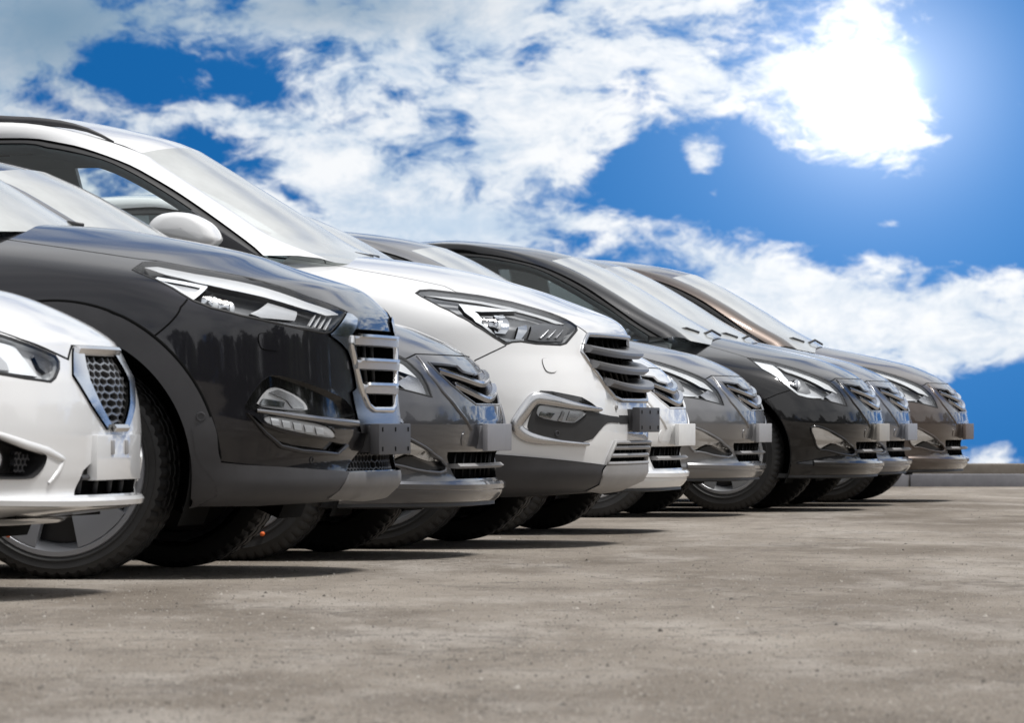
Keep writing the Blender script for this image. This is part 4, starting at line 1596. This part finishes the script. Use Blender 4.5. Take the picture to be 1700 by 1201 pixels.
    for k in range(7):
        v_ = -0.40 + 0.8 * k / 6
        za, zb = grille[:, 1].min() + 0.01, grille[:, 1].max() - 0.01
        mb = MB()
        Q = [sh.P(np.array([math.copysign(sh.s_of_v(abs(v_), z), v_)]), np.array([z]))[0] + [-0.055, 0, 0] for z in (za, zb)]
        mb.tube(Q, 0.008, 6)
        mb.build('grille_post', BLACK, g)
    lg = patch(sh, lowg, 'lower_grille', VOID, car, -0.07, 0.0, 0.03)
    strip(sh, lowg, 0.014, 'grille_frame', SKID, lg, off=0.004, h=0.012, closed=True)
    for y in (744, 757):
        a = T([(1016 if y < 750 else 1010, y)])[0]
        path = np.array([(-abs(a[0]) + 2 * abs(a[0]) * t, a[1]) for t in np.linspace(0, 1, 20)])
        bar(sh, path, [(-.03, .006), (0.006, .008), (.012, 0), (.006, -.008), (-.03, -.006)], 'slat', SKID, lg)
    for k in range(9):
        v_ = -0.36 + 0.09 * k
        za, zb = lowg[:, 1].min() + 0.005, lowg[:, 1].max() - 0.005
        Q = [sh.P(np.array([math.copysign(sh.s_of_v(abs(v_), z), v_)]), np.array([z]))[0] + [-0.02, 0, 0] for z in (za, zb)]
        mb = MB(); mb.tube(Q, 0.005, 5); mb.build('grille_post', BLACK, lg)
    z1, z2 = 0.48 - (718 - 703) * 23.4 / FPX, 0.48 + (703 - 677) * 23.4 / FPX
    plate(car, sh.P(np.array([0.]), np.array([.5]))[0][0] + 0.045, z1, z2, CLAD, back=0.12)
    # cabin
    E = L3(fr, [(556, 436, .69), (530, 425, .69), (500, 415, .69), (450, 393, .69), (400, 360, .66), (300, 295, .60), (235, 254, .57)], 40)
    RF = spline(np.vstack([E[-1], fr.at(189, 236, -.60), fr.at(100, 214, -.63), fr.at(0, 203, -.64), (-3.4, -.63, 1.66), (-4.1, -.6, 1.58), (-4.5, -.62, 1.15)]), 40)
    D = L3(fr, [(437, 424, .85), (425, 412, .84), (362, 365, .80), (300, 322, .76), (250, 292, .735), (212, 272, .715), (150, 249, .70), (100, 237, .69), (0, 229, .68), ('L', -3.4, .67, 1.56), ('L', -4.0, .70, 1.45), ('L', -4.35, .74, 1.12)], 60)
    G = L3(fr, [(420, 423, .862), (362, 382, .835), (317, 350, .80), (275, 322, .775), (225, 292, .75), (175, 268, .73), (125, 255, .715), (75, 246, .705), (0, 240, .695), ('L', -3.4, .69, 1.53), ('L', -3.95, .71, 1.42), ('L', -4.3, .75, 1.12)], 60)
    greenhouse(sh, car, E, RF, D, G, (0.15, 0.07), (-0.02, 0.04), 0.875, -2.34, m)
    # roof rails, near and far
    for sv in (1, -1):
        pts = [fr.at(189, 236, -.60), fr.at(170, 226, -.615), fr.at(140, 214, -.625), fr.at(100, 205.5, -.63), fr.at(50, 200.5, -.635), fr.at(0, 199, -.635)]
        pts = [np.array(p) for p in pts] + [np.array((-3.2, -.62, 1.70)), np.array((-3.9, -.6, 1.64))]
        P = spline(np.array(pts), 36)
        if sv < 0:
            P = flipv(P)
        mb = MB()
        rad = np.interp(np.arange(36), [0, 4, 12, 30, 35], [0.004, 0.014, 0.021, 0.021, 0.008])
        mb.tube(P, list(rad), 8)
        mb.build('roof_rail', DARKCHROME if sv < 0 else CLAD, car)
    # door mirrors
    out = np.array([(247, 386), (249, 376), (256, 365), (269, 356), (285, 353), (300, 352), (322, 355), (345, 367), (358, 379), (365, 393), (366, 401), (356, 409), (340, 406), (320, 401), (290, 395), (262, 390)], float)
    for sv in (1, -1):
        mr_ = empty('mirror', (0, 0, 0), 0, car)
        cen = out.mean(0)
        rows = []
        for dv, sc in ((-0.088, .02), (-0.087, .62), (-0.08, .84), (-0.062, .95), (-0.03, 1.0), (0.04, 1.0), (0.08, .95), (0.097, .80), (0.10, .02)):
            o2 = chaikin(cen + (out - cen) * sc, True, 1)
            r = np.array([fr.at(x, y, -1.03) for x, y in o2])
            r[:, 1] = -(1.03 - dv)
            rows.append(r if sv == 1 else flipv(r))
        mb = MB(); mb.grid(np.stack(rows), closed=True)
        mb.build('mirror_shell', m, mr_, True)
        lowp = np.array([(262, 391), (290, 396), (318, 402), (331, 404), (328, 408), (300, 402), (275, 396)], float)
        a3 = np.array([fr.at(x, y, -1.06) for x, y in lowp]); b3 = a3.copy(); b3[:, 1] += 0.09
        mb = MB()
        rr = [a3, b3] if sv == 1 else [flipv(a3), flipv(b3)]
        mb.grid(np.stack(rr), closed=True); mb.f.append(tuple(range(len(lowp))))
        mb.build('turn_signal', LAMPGREY, mr_, True, 40)
        sail = np.array([(319, 349), (345, 366), (371, 386), (396, 402), (428, 423), (397, 417), (360, 410), (352, 396), (335, 372)], float)
        a3 = np.array([fr.at(x, y, -.845) for x, y in sail]); b3 = a3.copy(); b3[:, 1] += 0.05
        a3[:, 1] -= 0.03
        mb = MB()
        rr = [a3, b3] if sv == 1 else [flipv(a3), flipv(b3)]
        mb.grid(np.stack(rr), closed=True); mb.f.append(tuple(range(len(sail))))
        mb.build('mirror_foot', CLAD, mr_, False)
    wiper(car, [fr.at(560, 424, -.3), fr.at(590, 421, -.1), fr.at(618, 426, .1)])
    wiper(car, [fr.at(595, 425, .3), fr.at(612, 424, .45), fr.at(628, 427, .6)])
    running_gear(sh, car, uf, ur, zc, Rt, 0.235, 0.27, 0.90, 'spoke', RIMSILVER, R(20), 0.409)
    return car


suv_white = build_white_suv()
# ------------------------------------------------------------------ six sedans of one kind
SEDANS = [  # column of nose, distance, paint, label
    (821, 21.4, ('paint_graphite', (0.085, 0.086, 0.094), 0.85), 'graphite grey sedan between the dark SUV and the white SUV'),
    (1134, 26.2, ('paint_white', (0.72, 0.725, 0.73), 0.0), 'white sedan half hidden behind the white SUV'),
    (1265, 30.9, ('paint_silver', (0.20, 0.20, 0.205), 0.85), 'silver grey sedan just past the white sedan, before the black one'),
    (1463, 32.8, ('paint_black', (0.003, 0.003, 0.004), 0.5), 'glossy black sedan with bare silver wheel showing, third from far end'),
    (1510, 34.7, ('paint_blue_grey', (0.13, 0.14, 0.165), 0.85), 'blue grey sedan squeezed between the black sedan and the brown one'),
    (1605, 36.6, ('paint_brown', (0.085, 0.067, 0.058), 0.7), 'brown sedan standing last at the far end of the row'),
]


BRACKETS = {k: grained('bracket_' + k, c, 0.5, 200, 0.1, 0.3) for k, c in (('paint_graphite', (0.20, 0.20, 0.215)), ('paint_white', (0.62, 0.62, 0.61)), ('paint_silver', (0.30, 0.30, 0.31)),
            ('paint_black', (0.33, 0.31, 0.28)), ('paint_blue_grey', (0.24, 0.25, 0.28)), ('paint_brown', (0.11, 0.085, 0.072)))}


def build_sedan():
    fr = Frame(*SEDANS[0][:2])          # grey: nose traced here
    fb = Frame(*SEDANS[3][:2])          # black: lamp, cabin and wheel traced here
    tab = [(.08, .74, .48, 2.4), (.18, .79, .52, 2.6), (.30, .835, .56, 2.7), (.50, .85, .57, 2.7), (.68, .85, .58, 2.6), (.77, .83, .62, 2.4), (.85, .76, .70, 2.2), (.92, .62, .74, 2.0), (.99, .35, .6, 2.0)]
    sil = [(790, 842), (818, 836), (833, 820), (838, 808), (832, 802), (824, 797), (822, 775), (824, 756), (832, 745), (836, 720), (837, 700), (835, 690), (832, 672), (820, 642), (813, 631), (806, 621), (795, 607), (777, 590),
           (747, 572), (720, 560), (677, 542), ('L', -.56, .885), ('L', -.80, .935), ('L', -.98, .970), ('L', -1.10, .985)]
    sh = Shell(fr, tab, sil, 4.40, -1.09, 0.93, 0.185)
    car = new_car('sedan', fr, SEDANS[0][3], 'car', 'parked cars')
    nm, colr_, met = SEDANS[0][2]
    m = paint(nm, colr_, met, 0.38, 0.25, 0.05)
    T = sh.trace
    TB = lambda p: sh.trace(p, fb)
    lamp = TB([(1241, 595), (1282, 602), (1337, 618), (1380, 636), (1396, 651), (1407, 675), (1370, 665), (1340, 661), (1325, 657), (1312, 647), (1297, 635), (1265, 613)])
    c_ = fb.at(1202, 752, -.82)
    uf, Rt = c_[0], 0.31
    zc = Rt
    ur = uf - 2.57
    arch, archr = sh.circle(uf, zc, .365, -20, 200), sh.circle(ur, zc, .365, -20, 200)
    gl = T([(711, 602), (735, 604), (758, 607), (768, 616), (790, 621)])
    gb = T([(790, 672), (770, 657), (750, 640), (728, 620)])
    grille = np.vstack([gl, mirror(gl), mirror(gb), gb])
    ll = T([(743, 751), (757, 796)])
    lowg = np.vstack([ll, mirror(ll)])
    hood_l = np.vstack([TB([(1140, 566), (1180, 576), (1241, 594), (1282, 601), (1337, 617), (1378, 634)]), T([(690, 588), (740, 590)])])
    hood = np.vstack([hood_l, mirror(hood_l), [(.9, 1.2), (-.9, 1.2)]])
    fo = chaikin(TB([(1344, 712), (1352, 707), (1372, 713), (1400, 729), (1420, 746), (1419, 757), (1396, 755), (1372, 748), (1360, 748), (1352, 732)]), True, 1)
    parts = build_body(sh, car, [fo, mirror(fo), lamp, mirror(lamp), arch, mirror(arch), archr, mirror(archr), grille, lowg], {'hood': [hood]}, m)
    hg = np.vstack([hood_l, mirror(hood_l)])
    strip(sh, hg, 0.006, 'hood_gap', VOID, car, h=0.0006)
    seam = TB([(1312, 648), (1290, 655), (1262, 666)])
    for mr in (False, True):
        mm = mirror if mr else (lambda q: q)
        strip(sh, mm(seam), 0.005, 'panel_gap', VOID, car, h=0.0006)
        hs = patch(sh, mm(lamp), 'headlight', LAMPGREY, car, -0.05, 0.0, 0.03)
        patch(sh, mm(lamp), 'lens', LENS, hs, 0.0015, None, 0.03)
        strip(sh, mm(lamp), 0.006, 'lamp_seal', SEAL, hs, h=0.002, closed=True)
        band = TB([(1247, 597), (1283, 604), (1302, 622), (1312, 640), (1325, 651), (1350, 657), (1368, 660), (1340, 660), (1322, 655), (1308, 643), (1295, 628), (1268, 613)])
        patch(sh, mm(band), 'light_guide', LAMPWHITE, hs, -0.010, -0.03, 0.02)
        sheen = TB([(1290, 605), (1337, 620), (1378, 638), (1393, 652), (1372, 644), (1340, 627), (1305, 614)])
        patch(sh, mm(sheen), 'lamp_sheen', LAMPSHEEN, hs, -0.012, -0.03, 0.02)  # lens-top reflection put in as a pale band
        bowl = TB([(1300, 612), (1330, 622), (1350, 650), (1335, 654), (1318, 642), (1306, 625)])
        patch(sh, mm(bowl), 'bowl', LAMPDARK, hs, -0.025, None, 0.02)
        tip = TB([(1372, 658), (1384, 650), (1394, 653), (1404, 673), (1385, 668)])
        patch(sh, mm(tip), 'reflector', SATIN, hs, -0.010, -0.03, 0.02)
        q = TB([(1326, 636)])[0]
        P = sh.P(q[:1], q[1:])[0] + sh.N(q[:1], q[1:])[0] * -0.022
        if mr:
            P[1] *= -1
        lamp_tube(P, 0.032, 0.03, hs)
        # fog lamp with swept reflector and dark eyelid
        fn = patch(sh, mm(fo), 'fog_lamp', m, car, -0.020, 0.004, 0.02)
        fl = chaikin(TB([(1346, 712), (1353, 709), (1372, 715), (1398, 730), (1416, 744), (1405, 745), (1385, 737), (1373, 741), (1365, 746), (1358, 744), (1351, 728)]), True, 1)
        patch(sh, mm(fl), 'reflector', REFLECTOR, fn, -0.006, -0.02, 0.02)
        patch(sh, mm(fl), 'lens', LENS, fn, 0.003, -0.006, 0.02)
        ey = TB([(1368, 746), (1376, 741), (1386, 739), (1406, 748), (1414, 752), (1395, 753)])
        patch(sh, mm(ey), 'eyelid', BLACK, fn, -0.008, -0.02, 0.02)
        strip(sh, mm(fo), 0.012, 'fog_surround', m, car, off=0.0, h=0.008, closed=True)
        # crease from lamp down to the bracket
        cr = T([(692, 592), (712, 620), (735, 650), (758, 678), (775, 700), (782, 715)])
        strip(sh, mm(cr), [0.01, 0.022, 0.024, 0.018, 0.006], 'nose_crease', m, car, off=-0.004, h=0.010)
        lp = np.vstack([TB([(1350, 757)]), T([(700, 797), (757, 801), (800, 803)])])
    # lip: ledge that carries on round the corner
    z_l = 0.48 - (806 - 703) * 21.4 / FPX
    path = np.array([(s, z_l + 0.016 * abs(s) ** 2) for s in np.linspace(-.72, .72, 60)])
    bar(sh, path, [(-0.03, 0.018), (0.006, 0.014), (0.014, 0.004), (0.012, -0.012), (-0.02, -0.03)], 'front_lip', m, car)
    pathb = np.array([(s, sh.z0 + 0.012) for s in np.linspace(-.95, .95, 60)])
    bar(sh, pathb, [(-0.05, 0.01), (0.0, 0.012), (0.002, -0.01), (-0.06, -0.016)], 'lower_lip', BLACK, car)
    # grille: chrome wings over a dark mesh
    g = patch(sh, grille, 'grille', VOID, car, -0.09, 0.0, 0.02)
    strip(sh, grille, 0.008, 'grille_edge', m, g, off=0.0, h=0.003, closed=True)
    for (a, b) in (((729, 617), (798, 640)), ((755, 641), (812, 666))):
        p = T([a, b])
        s0, z0_ = abs(p[0][0]), p[0][1]
        z1_ = p[1][1]
        path = np.array([(s0 * t, z1_ + (z0_ - z1_) * abs(t) ** 1.1) for t in np.linspace(-1, 1, 40)])
        b_ = bar(sh, path, [(-.06, .006), (-.02, .014), (.000, .012), (.005, .004), (.002, -.008), (-.05, -.010)], 'slat', DARKCHROME, g)
        path2 = path + np.array([0, 0.008])
        bar(sh, path2 * np.array([.98, 1]), [(-.010, .000), (-.008, .008), (.008, .006), (.008, -.001)], 'chrome_edge', CHROME, b_)
    lg = patch(sh, lowg, 'lower_grille', VOID, car, -0.07, 0.0, 0.02)
    a = T([(751, 775)])[0]
    s0 = abs(a[0])
    bar(sh, np.array([(s0 * t, a[1]) for t in np.linspace(-1, 1, 24)]), [(-.03, .008), (.02, .010), (.032, 0.0), (.02, -.008), (-.03, -.006)], 'slat', SKID, lg)
    for k in range(8):
        v_ = -0.35 + 0.1 * k
        za, zb = lowg[:, 1].min() + 0.004, lowg[:, 1].max() - 0.004
        Q = [sh.P(np.array([math.copysign(sh.s_of_v(abs(v_), z), v_)]), np.array([z]))[0] + [-0.03, 0, 0] for z in (za, zb)]
        mb = MB(); mb.tube(Q, 0.005, 5); mb.build('grille_post', BLACK, lg)
    z1, z2 = 0.48 - (749 - 703) * 21.4 / FPX, 0.48 - (704 - 703) * 21.4 / FPX
    plate(car, sh.P(np.array([0.]), np.array([.47]))[0][0] + 0.028, z1, z2, BRACKETS['paint_graphite'], half=0.245, slots=False, thick=0.02)
    # round tow-eye cover
    q = T([(770, 729)])[0]
    disc_on(sh, q, 0.026, 'tow_cover', m, car, 0.001, 0.0015)
    # cabin
    E = L3(fb, [(1146, 566, .72),  (1118, 545, .69), (1070, 518, .66), (1018, 485, .62), (960, 452, .57), (916, 433, .55)], 40)
    RF = spline(np.vstack([E[-1], fb.at(870, 421, -.57), fb.at(815, 411.5, -.60), fb.at(754, 405, -.61), fb.at(705, 405, -.61), (-3.1, -.59, 1.42), (-3.6, -.56, 1.30), (-4.0, -.6, 1.0)]), 40)
    D = L3(fb, [(1100, 561, .80), (1060, 537, .785), (1015, 505, .76), (965, 472, .725), (905, 444, .69), (840, 427, .665), (790, 420, .655), (747, 417, .65), ('L', -2.9, .64, 1.37), ('L', -3.4, .65, 1.25), ('L', -3.85, .68, .96)], 60)
    G = L3(fb, [(1075, 558, .805), (1040, 535, .79), (1007, 512, .765), (990, 502, .755), (940, 472, .725), (890, 447, .695), (840, 435, .675), (765, 427, .66), ('L', -2.9, .65, 1.35), ('L', -3.35, .66, 1.23), ('L', -3.8, .69, .96)], 60)
    greenhouse(sh, car, E, RF, D, G, (0.12, 0.06), (-0.03, 0.03), 0.80, -2.16, m, roof_bz=0.03)
    wiper(car, [fb.at(1120, 549, -.62), fb.at(1140, 545, -.5), fb.at(1160, 552, -.38)])
    wiper(car, [fb.at(1168, 555, -.25), fb.at(1182, 549, -.15), fb.at(1196, 557, .0)])
    door_mirrors(car, m, -1.42, .95, 1.01, .9)
    running_gear(sh, car, uf, ur, zc, Rt, 0.195, 0.205, 0.835, 'plate', RIMSILVER, R(54), 0.364)
    return car, m


sedan0, sedan_paint = build_sedan()
a_mark = Frame(*SEDANS[0][:2]).at(436, 887, -.842)


def copy_tree(o, parent, swap):
    c = o.copy()
    COL.objects.link(c)
    if parent is not None:
        c.parent = parent
    for sl_ in c.material_slots:
        if sl_.material in swap:
            nw = swap[sl_.material]
            sl_.link = 'OBJECT'
            sl_.material = nw
    for ch in list(o.children):
        copy_tree(ch, c, swap)
    return c


sedans = [sedan0]
for (xc, Y0, (nm, cc, met), lab) in SEDANS[1:]:
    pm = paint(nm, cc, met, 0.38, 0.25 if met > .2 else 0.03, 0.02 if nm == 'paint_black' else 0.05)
    c = copy_tree(sedan0, None, {sedan_paint: pm, BRACKETS['paint_graphite']: BRACKETS[nm]})
    f_ = Frame(xc, Y0)
    c.location = (f_.X0, f_.Y0, 0)
    tag(c, lab, 'car', 'parked cars')
    sedans.append(c)
mb = MB()
mb.tube([(a_mark[0], -0.848, a_mark[2]), (a_mark[0], -0.838, a_mark[2])], 0.008, 10)
mb.build('paint_dot', ORANGE, sedan0)
# ------------------------------------------------------------------ nearest car: white sedan with a hexagonal mesh grille
def build_near_sedan():
    fr = Frame(212, 16.5)
    tab = [(.08, .74, .50, 2.5), (.20, .80, .54, 2.6), (.32, .84, .58, 2.8), (.50, .85, .58, 2.8), (.66, .85, .58, 2.7), (.74, .83, .62, 2.5), (.82, .76, .70, 2.2), (.90, .60, .72, 2.0), (.98, .34, .6, 2.0)]
    sil = [(100, 860), (160, 850), (222, 843), (236, 834), (232, 828), (222, 821), (223, 805), (228, 795), (232, 760), (234, 717), (232, 690), (230, 672), (221, 630), (208, 603), (199, 586), (194, 573), (185, 564), (159, 546), (123, 527),
           (88, 511), (44, 493), (0, 480), ('L', -.60, .885), ('L', -.85, .93), ('L', -1.1, .96)]
    sh = Shell(fr, tab, sil, 4.34, -1.05, 0.92, 0.20)
    car = new_car('sedan', fr, 'white sedan with chrome framed mesh grille, nearest in the row and cut by the frame', 'car', 'parked cars')
    m = MATS['paint_white']
    T = sh.trace
    lamp = T([(-70, 528), (-30, 546), (0, 556), (35, 568), (70, 581), (92, 591), (98, 600), (98, 612), (92, 627), (84, 634), (40, 628), (0, 621), (-60, 610), (-100, 590)])
    lamp = np.vstack([lamp])
    uf = sh.u0[np.searchsorted(sh.zz, .4)] - 0.80
    zc = Rt = 0.305
    ur = uf - 2.48
    arch, archr = sh.circle(uf, zc, .36, -20, 200), sh.circle(ur, zc, .36, -20, 200)
    gl = T([(137, 590), (141, 612), (146, 632), (162, 668), (182, 706)])
    grille = np.vstack([gl, mirror(gl)])
    ll = T([(157, 766), (148, 772), (138, 782), (128, 805), (123, 823)])
    lowg = np.vstack([ll, mirror(ll)])
    hood_l = T([(-60, 525), (0, 551), (35, 564), (70, 577), (113, 597), (119, 575)])
    z_e = hood_l[-1][1]
    hood = np.vstack([hood_l, mirror(hood_l), [(.9, 1.2), (-.9, 1.2)]])
    fog = chaikin(T([(-30, 722), (0, 729), (40, 742), (74, 755), (77, 760), (72, 776), (57, 793), (45, 796), (0, 796), (-30, 796)]), True, 1)
    build_body(sh, car, [lamp, mirror(lamp), arch, mirror(arch), archr, mirror(archr), grille, lowg, fog, mirror(fog)], {'hood': [hood]}, m)
    hg = np.vstack([hood_l, mirror(hood_l)])
    strip(sh, hg, 0.008, 'hood_gap', VOID, car, h=0.0008)
    for mr in (False, True):
        mm = mirror if mr else (lambda q: q)
        hs = patch(sh, mm(lamp), 'headlight', LAMPSHEEN, car, -0.028, 0.0, 0.03)
        patch(sh, mm(lamp), 'lens', LENS, hs, 0.0015, None, 0.03)
        strip(sh, mm(lamp), 0.007, 'lamp_seal', SEAL, hs, h=0.002, closed=True)
        b1 = T([(-40, 560), (0, 561), (30, 570), (48, 592), (70, 622), (40, 618), (0, 612), (-40, 606)])
        patch(sh, mm(b1), 'bowl', LAMPWHITE, hs, -0.016, -0.027, 0.02)
        b2 = T([(-30, 585), (0, 584), (16, 600), (20, 613), (-10, 610)])
        patch(sh, mm(b2), 'reflector', LAMPGREY, hs, -0.012, -0.016, 0.02)
        b3 = T([(62, 585), (84, 591), (95, 600), (94, 612), (84, 617), (72, 607)])
        patch(sh, mm(b3), 'turn_signal', SATIN, hs, -0.014, -0.027, 0.02)
        # fog lamp
        fp = patch(sh, mm(fog), 'fog_lamp', BLACK, car, -0.07, 0.004, 0.02)
        q = T([(6, 766)])[0]
        P = sh.P(q[:1], q[1:])[0] + sh.N(q[:1], q[1:])[0] * -0.055
        if mr:
            P[1] *= -1
        lamp_tube(P, 0.036, 0.05, fp, 'lamp_barrel', axis=(0.8, -0.6 if not mr else 0.6, 0), body=CLAD)
        hc = T([(38, 752), (66, 758), (52, 790), (36, 790)])
        honeycomb(sh, mm(hc), 0.011, 0.005, 'vent_mesh', CLAD, fp, -0.03, 0.02)
        strip(sh, mm(T([(-30, 717), (0, 723), (45, 739), (80, 750), (106, 764), (98, 782), (80, 803)])), [0.01, 0.02, 0.024, 0.024, 0.02, 0.01], 'fog_crease', m, car, off=-0.004, h=0.010)
        side = T([(120, 576), (137, 590), (141, 612), (146, 632), (162, 668), (182, 706), (179, 717), (150, 674), (119, 624)])
        patch(sh, mm(side), 'grille_frame', CHROME, car, 0.007, -0.008, 0.015)
    g = patch(sh, grille, 'grille', VOID, car, -0.08, 0.0, 0.03)
    honeycomb(sh, grille, 0.0135, 0.0055, 'grille_mesh', mat('mesh_grey', (0.20, 0.20, 0.205), 0.28, 0.6), g, -0.006, 0.022, 1.25)
    s_t = abs(T([(124, 582)])[0][0]); z_t = T([(140, 584)])[0][1]
    bar(sh, np.array([(s_t * t, z_t + 0.004) for t in np.linspace(-1, 1, 30)]), [(-.02, .012), (.012, .012), (.018, .004), (.012, -.010), (-.02, -.010)], 'frame_top', CHROME, g)
    a = T([(182, 711)])[0]
    bar(sh, np.array([(abs(a[0]) * t, a[1]) for t in np.linspace(-1, 1, 24)]), [(-.02, .012), (.014, .010), (.022, 0), (.014, -.010), (-.02, -.012)], 'frame_bottom', CHROME, g)
    # plate plinth moulded into the bumper
    z1, z2 = 0.48 - (797 - 703) * 16.5 / FPX, 0.48 - (722 - 703) * 16.5 / FPX
    uu = sh.P(np.array([0.]), np.array([.4]))[0][0]
    pl = plate(car, uu + 0.010, z1, z2, m, half=0.25, slots=False, thick=0.03)
    for sv in (-.08, .08):
        for z in (z2 - 0.035,):
            mb = MB(); mb.box((uu + 0.008, sv, z), (0.012, 0.035, 0.04), None, 0.004); mb.build('recess_shade', SKID, pl, True, 30)  # grey block whose colour stands for the shade inside a recess
    lg = patch(sh, lowg, 'lower_grille', VOID, car, -0.08, 0.0, 0.03)
    for k in range(6):
        v_ = -0.40 + 0.16 * k
        za, zb = lowg[:, 1].min() + 0.004, lowg[:, 1].max() - 0.03
        Q = [sh.P(np.array([math.copysign(sh.s_of_v(abs(v_), z), v_)]), np.array([z]))[0] + [-0.03, 0, 0] for z in (za, zb)]
        mb = MB(); mb.tube(Q, 0.010, 5); mb.build('grille_post', CLAD, lg)
    a = T([(135, 794)])[0]
    bar(sh, np.array([(abs(a[0]) * t, a[1]) for t in np.linspace(-1, 1, 24)]), [(-.03, .006), (.0, .008), (.004, 0), (.0, -.006), (-.03, -.006)], 'slat', CLAD, lg)
    z_l = 0.48 - (833 - 703) * 16.5 / FPX
    bar(sh, np.array([(s, z_l + 0.02 * abs(s) ** 2) for s in np.linspace(-.7, .7, 60)]), [(-.04, .018), (.006, .014), (.014, .004), (.010, -.010), (-.03, -.018)], 'front_lip', m, car)
    E = spline(np.array([(-1.00, -.70, .93), (-1.25, -.66, 1.09), (-1.55, -.60, 1.27), (-1.85, -.54, 1.41)]), 40)
    RF = spline(np.array([E[-1], (-2.2, -.57, 1.465), (-2.8, -.58, 1.46), (-3.3, -.57, 1.36), (-3.9, -.6, .98)]), 40)
    D = np.array([(-1.06, -.80, .93), (-1.35, -.76, 1.11), (-1.65, -.70, 1.29), (-1.95, -.66, 1.39), (-2.4, -.645, 1.42), (-3.0, -.65, 1.36), (-3.7, -.68, .97)])
    greenhouse(sh, car, E, RF, D, D + np.array([-.04, -.015, -.03]), (.14, .06), (.012, .03), .80, -2.1, m)
    door_mirrors(car, m, -1.45, .95, .99, .9)
    running_gear(sh, car, uf, ur, zc, Rt, 0.185, 0.20, 0.83, 'plate', RIMSILVER, R(10), 0.359)
    return car


near_sedan = build_near_sedan()
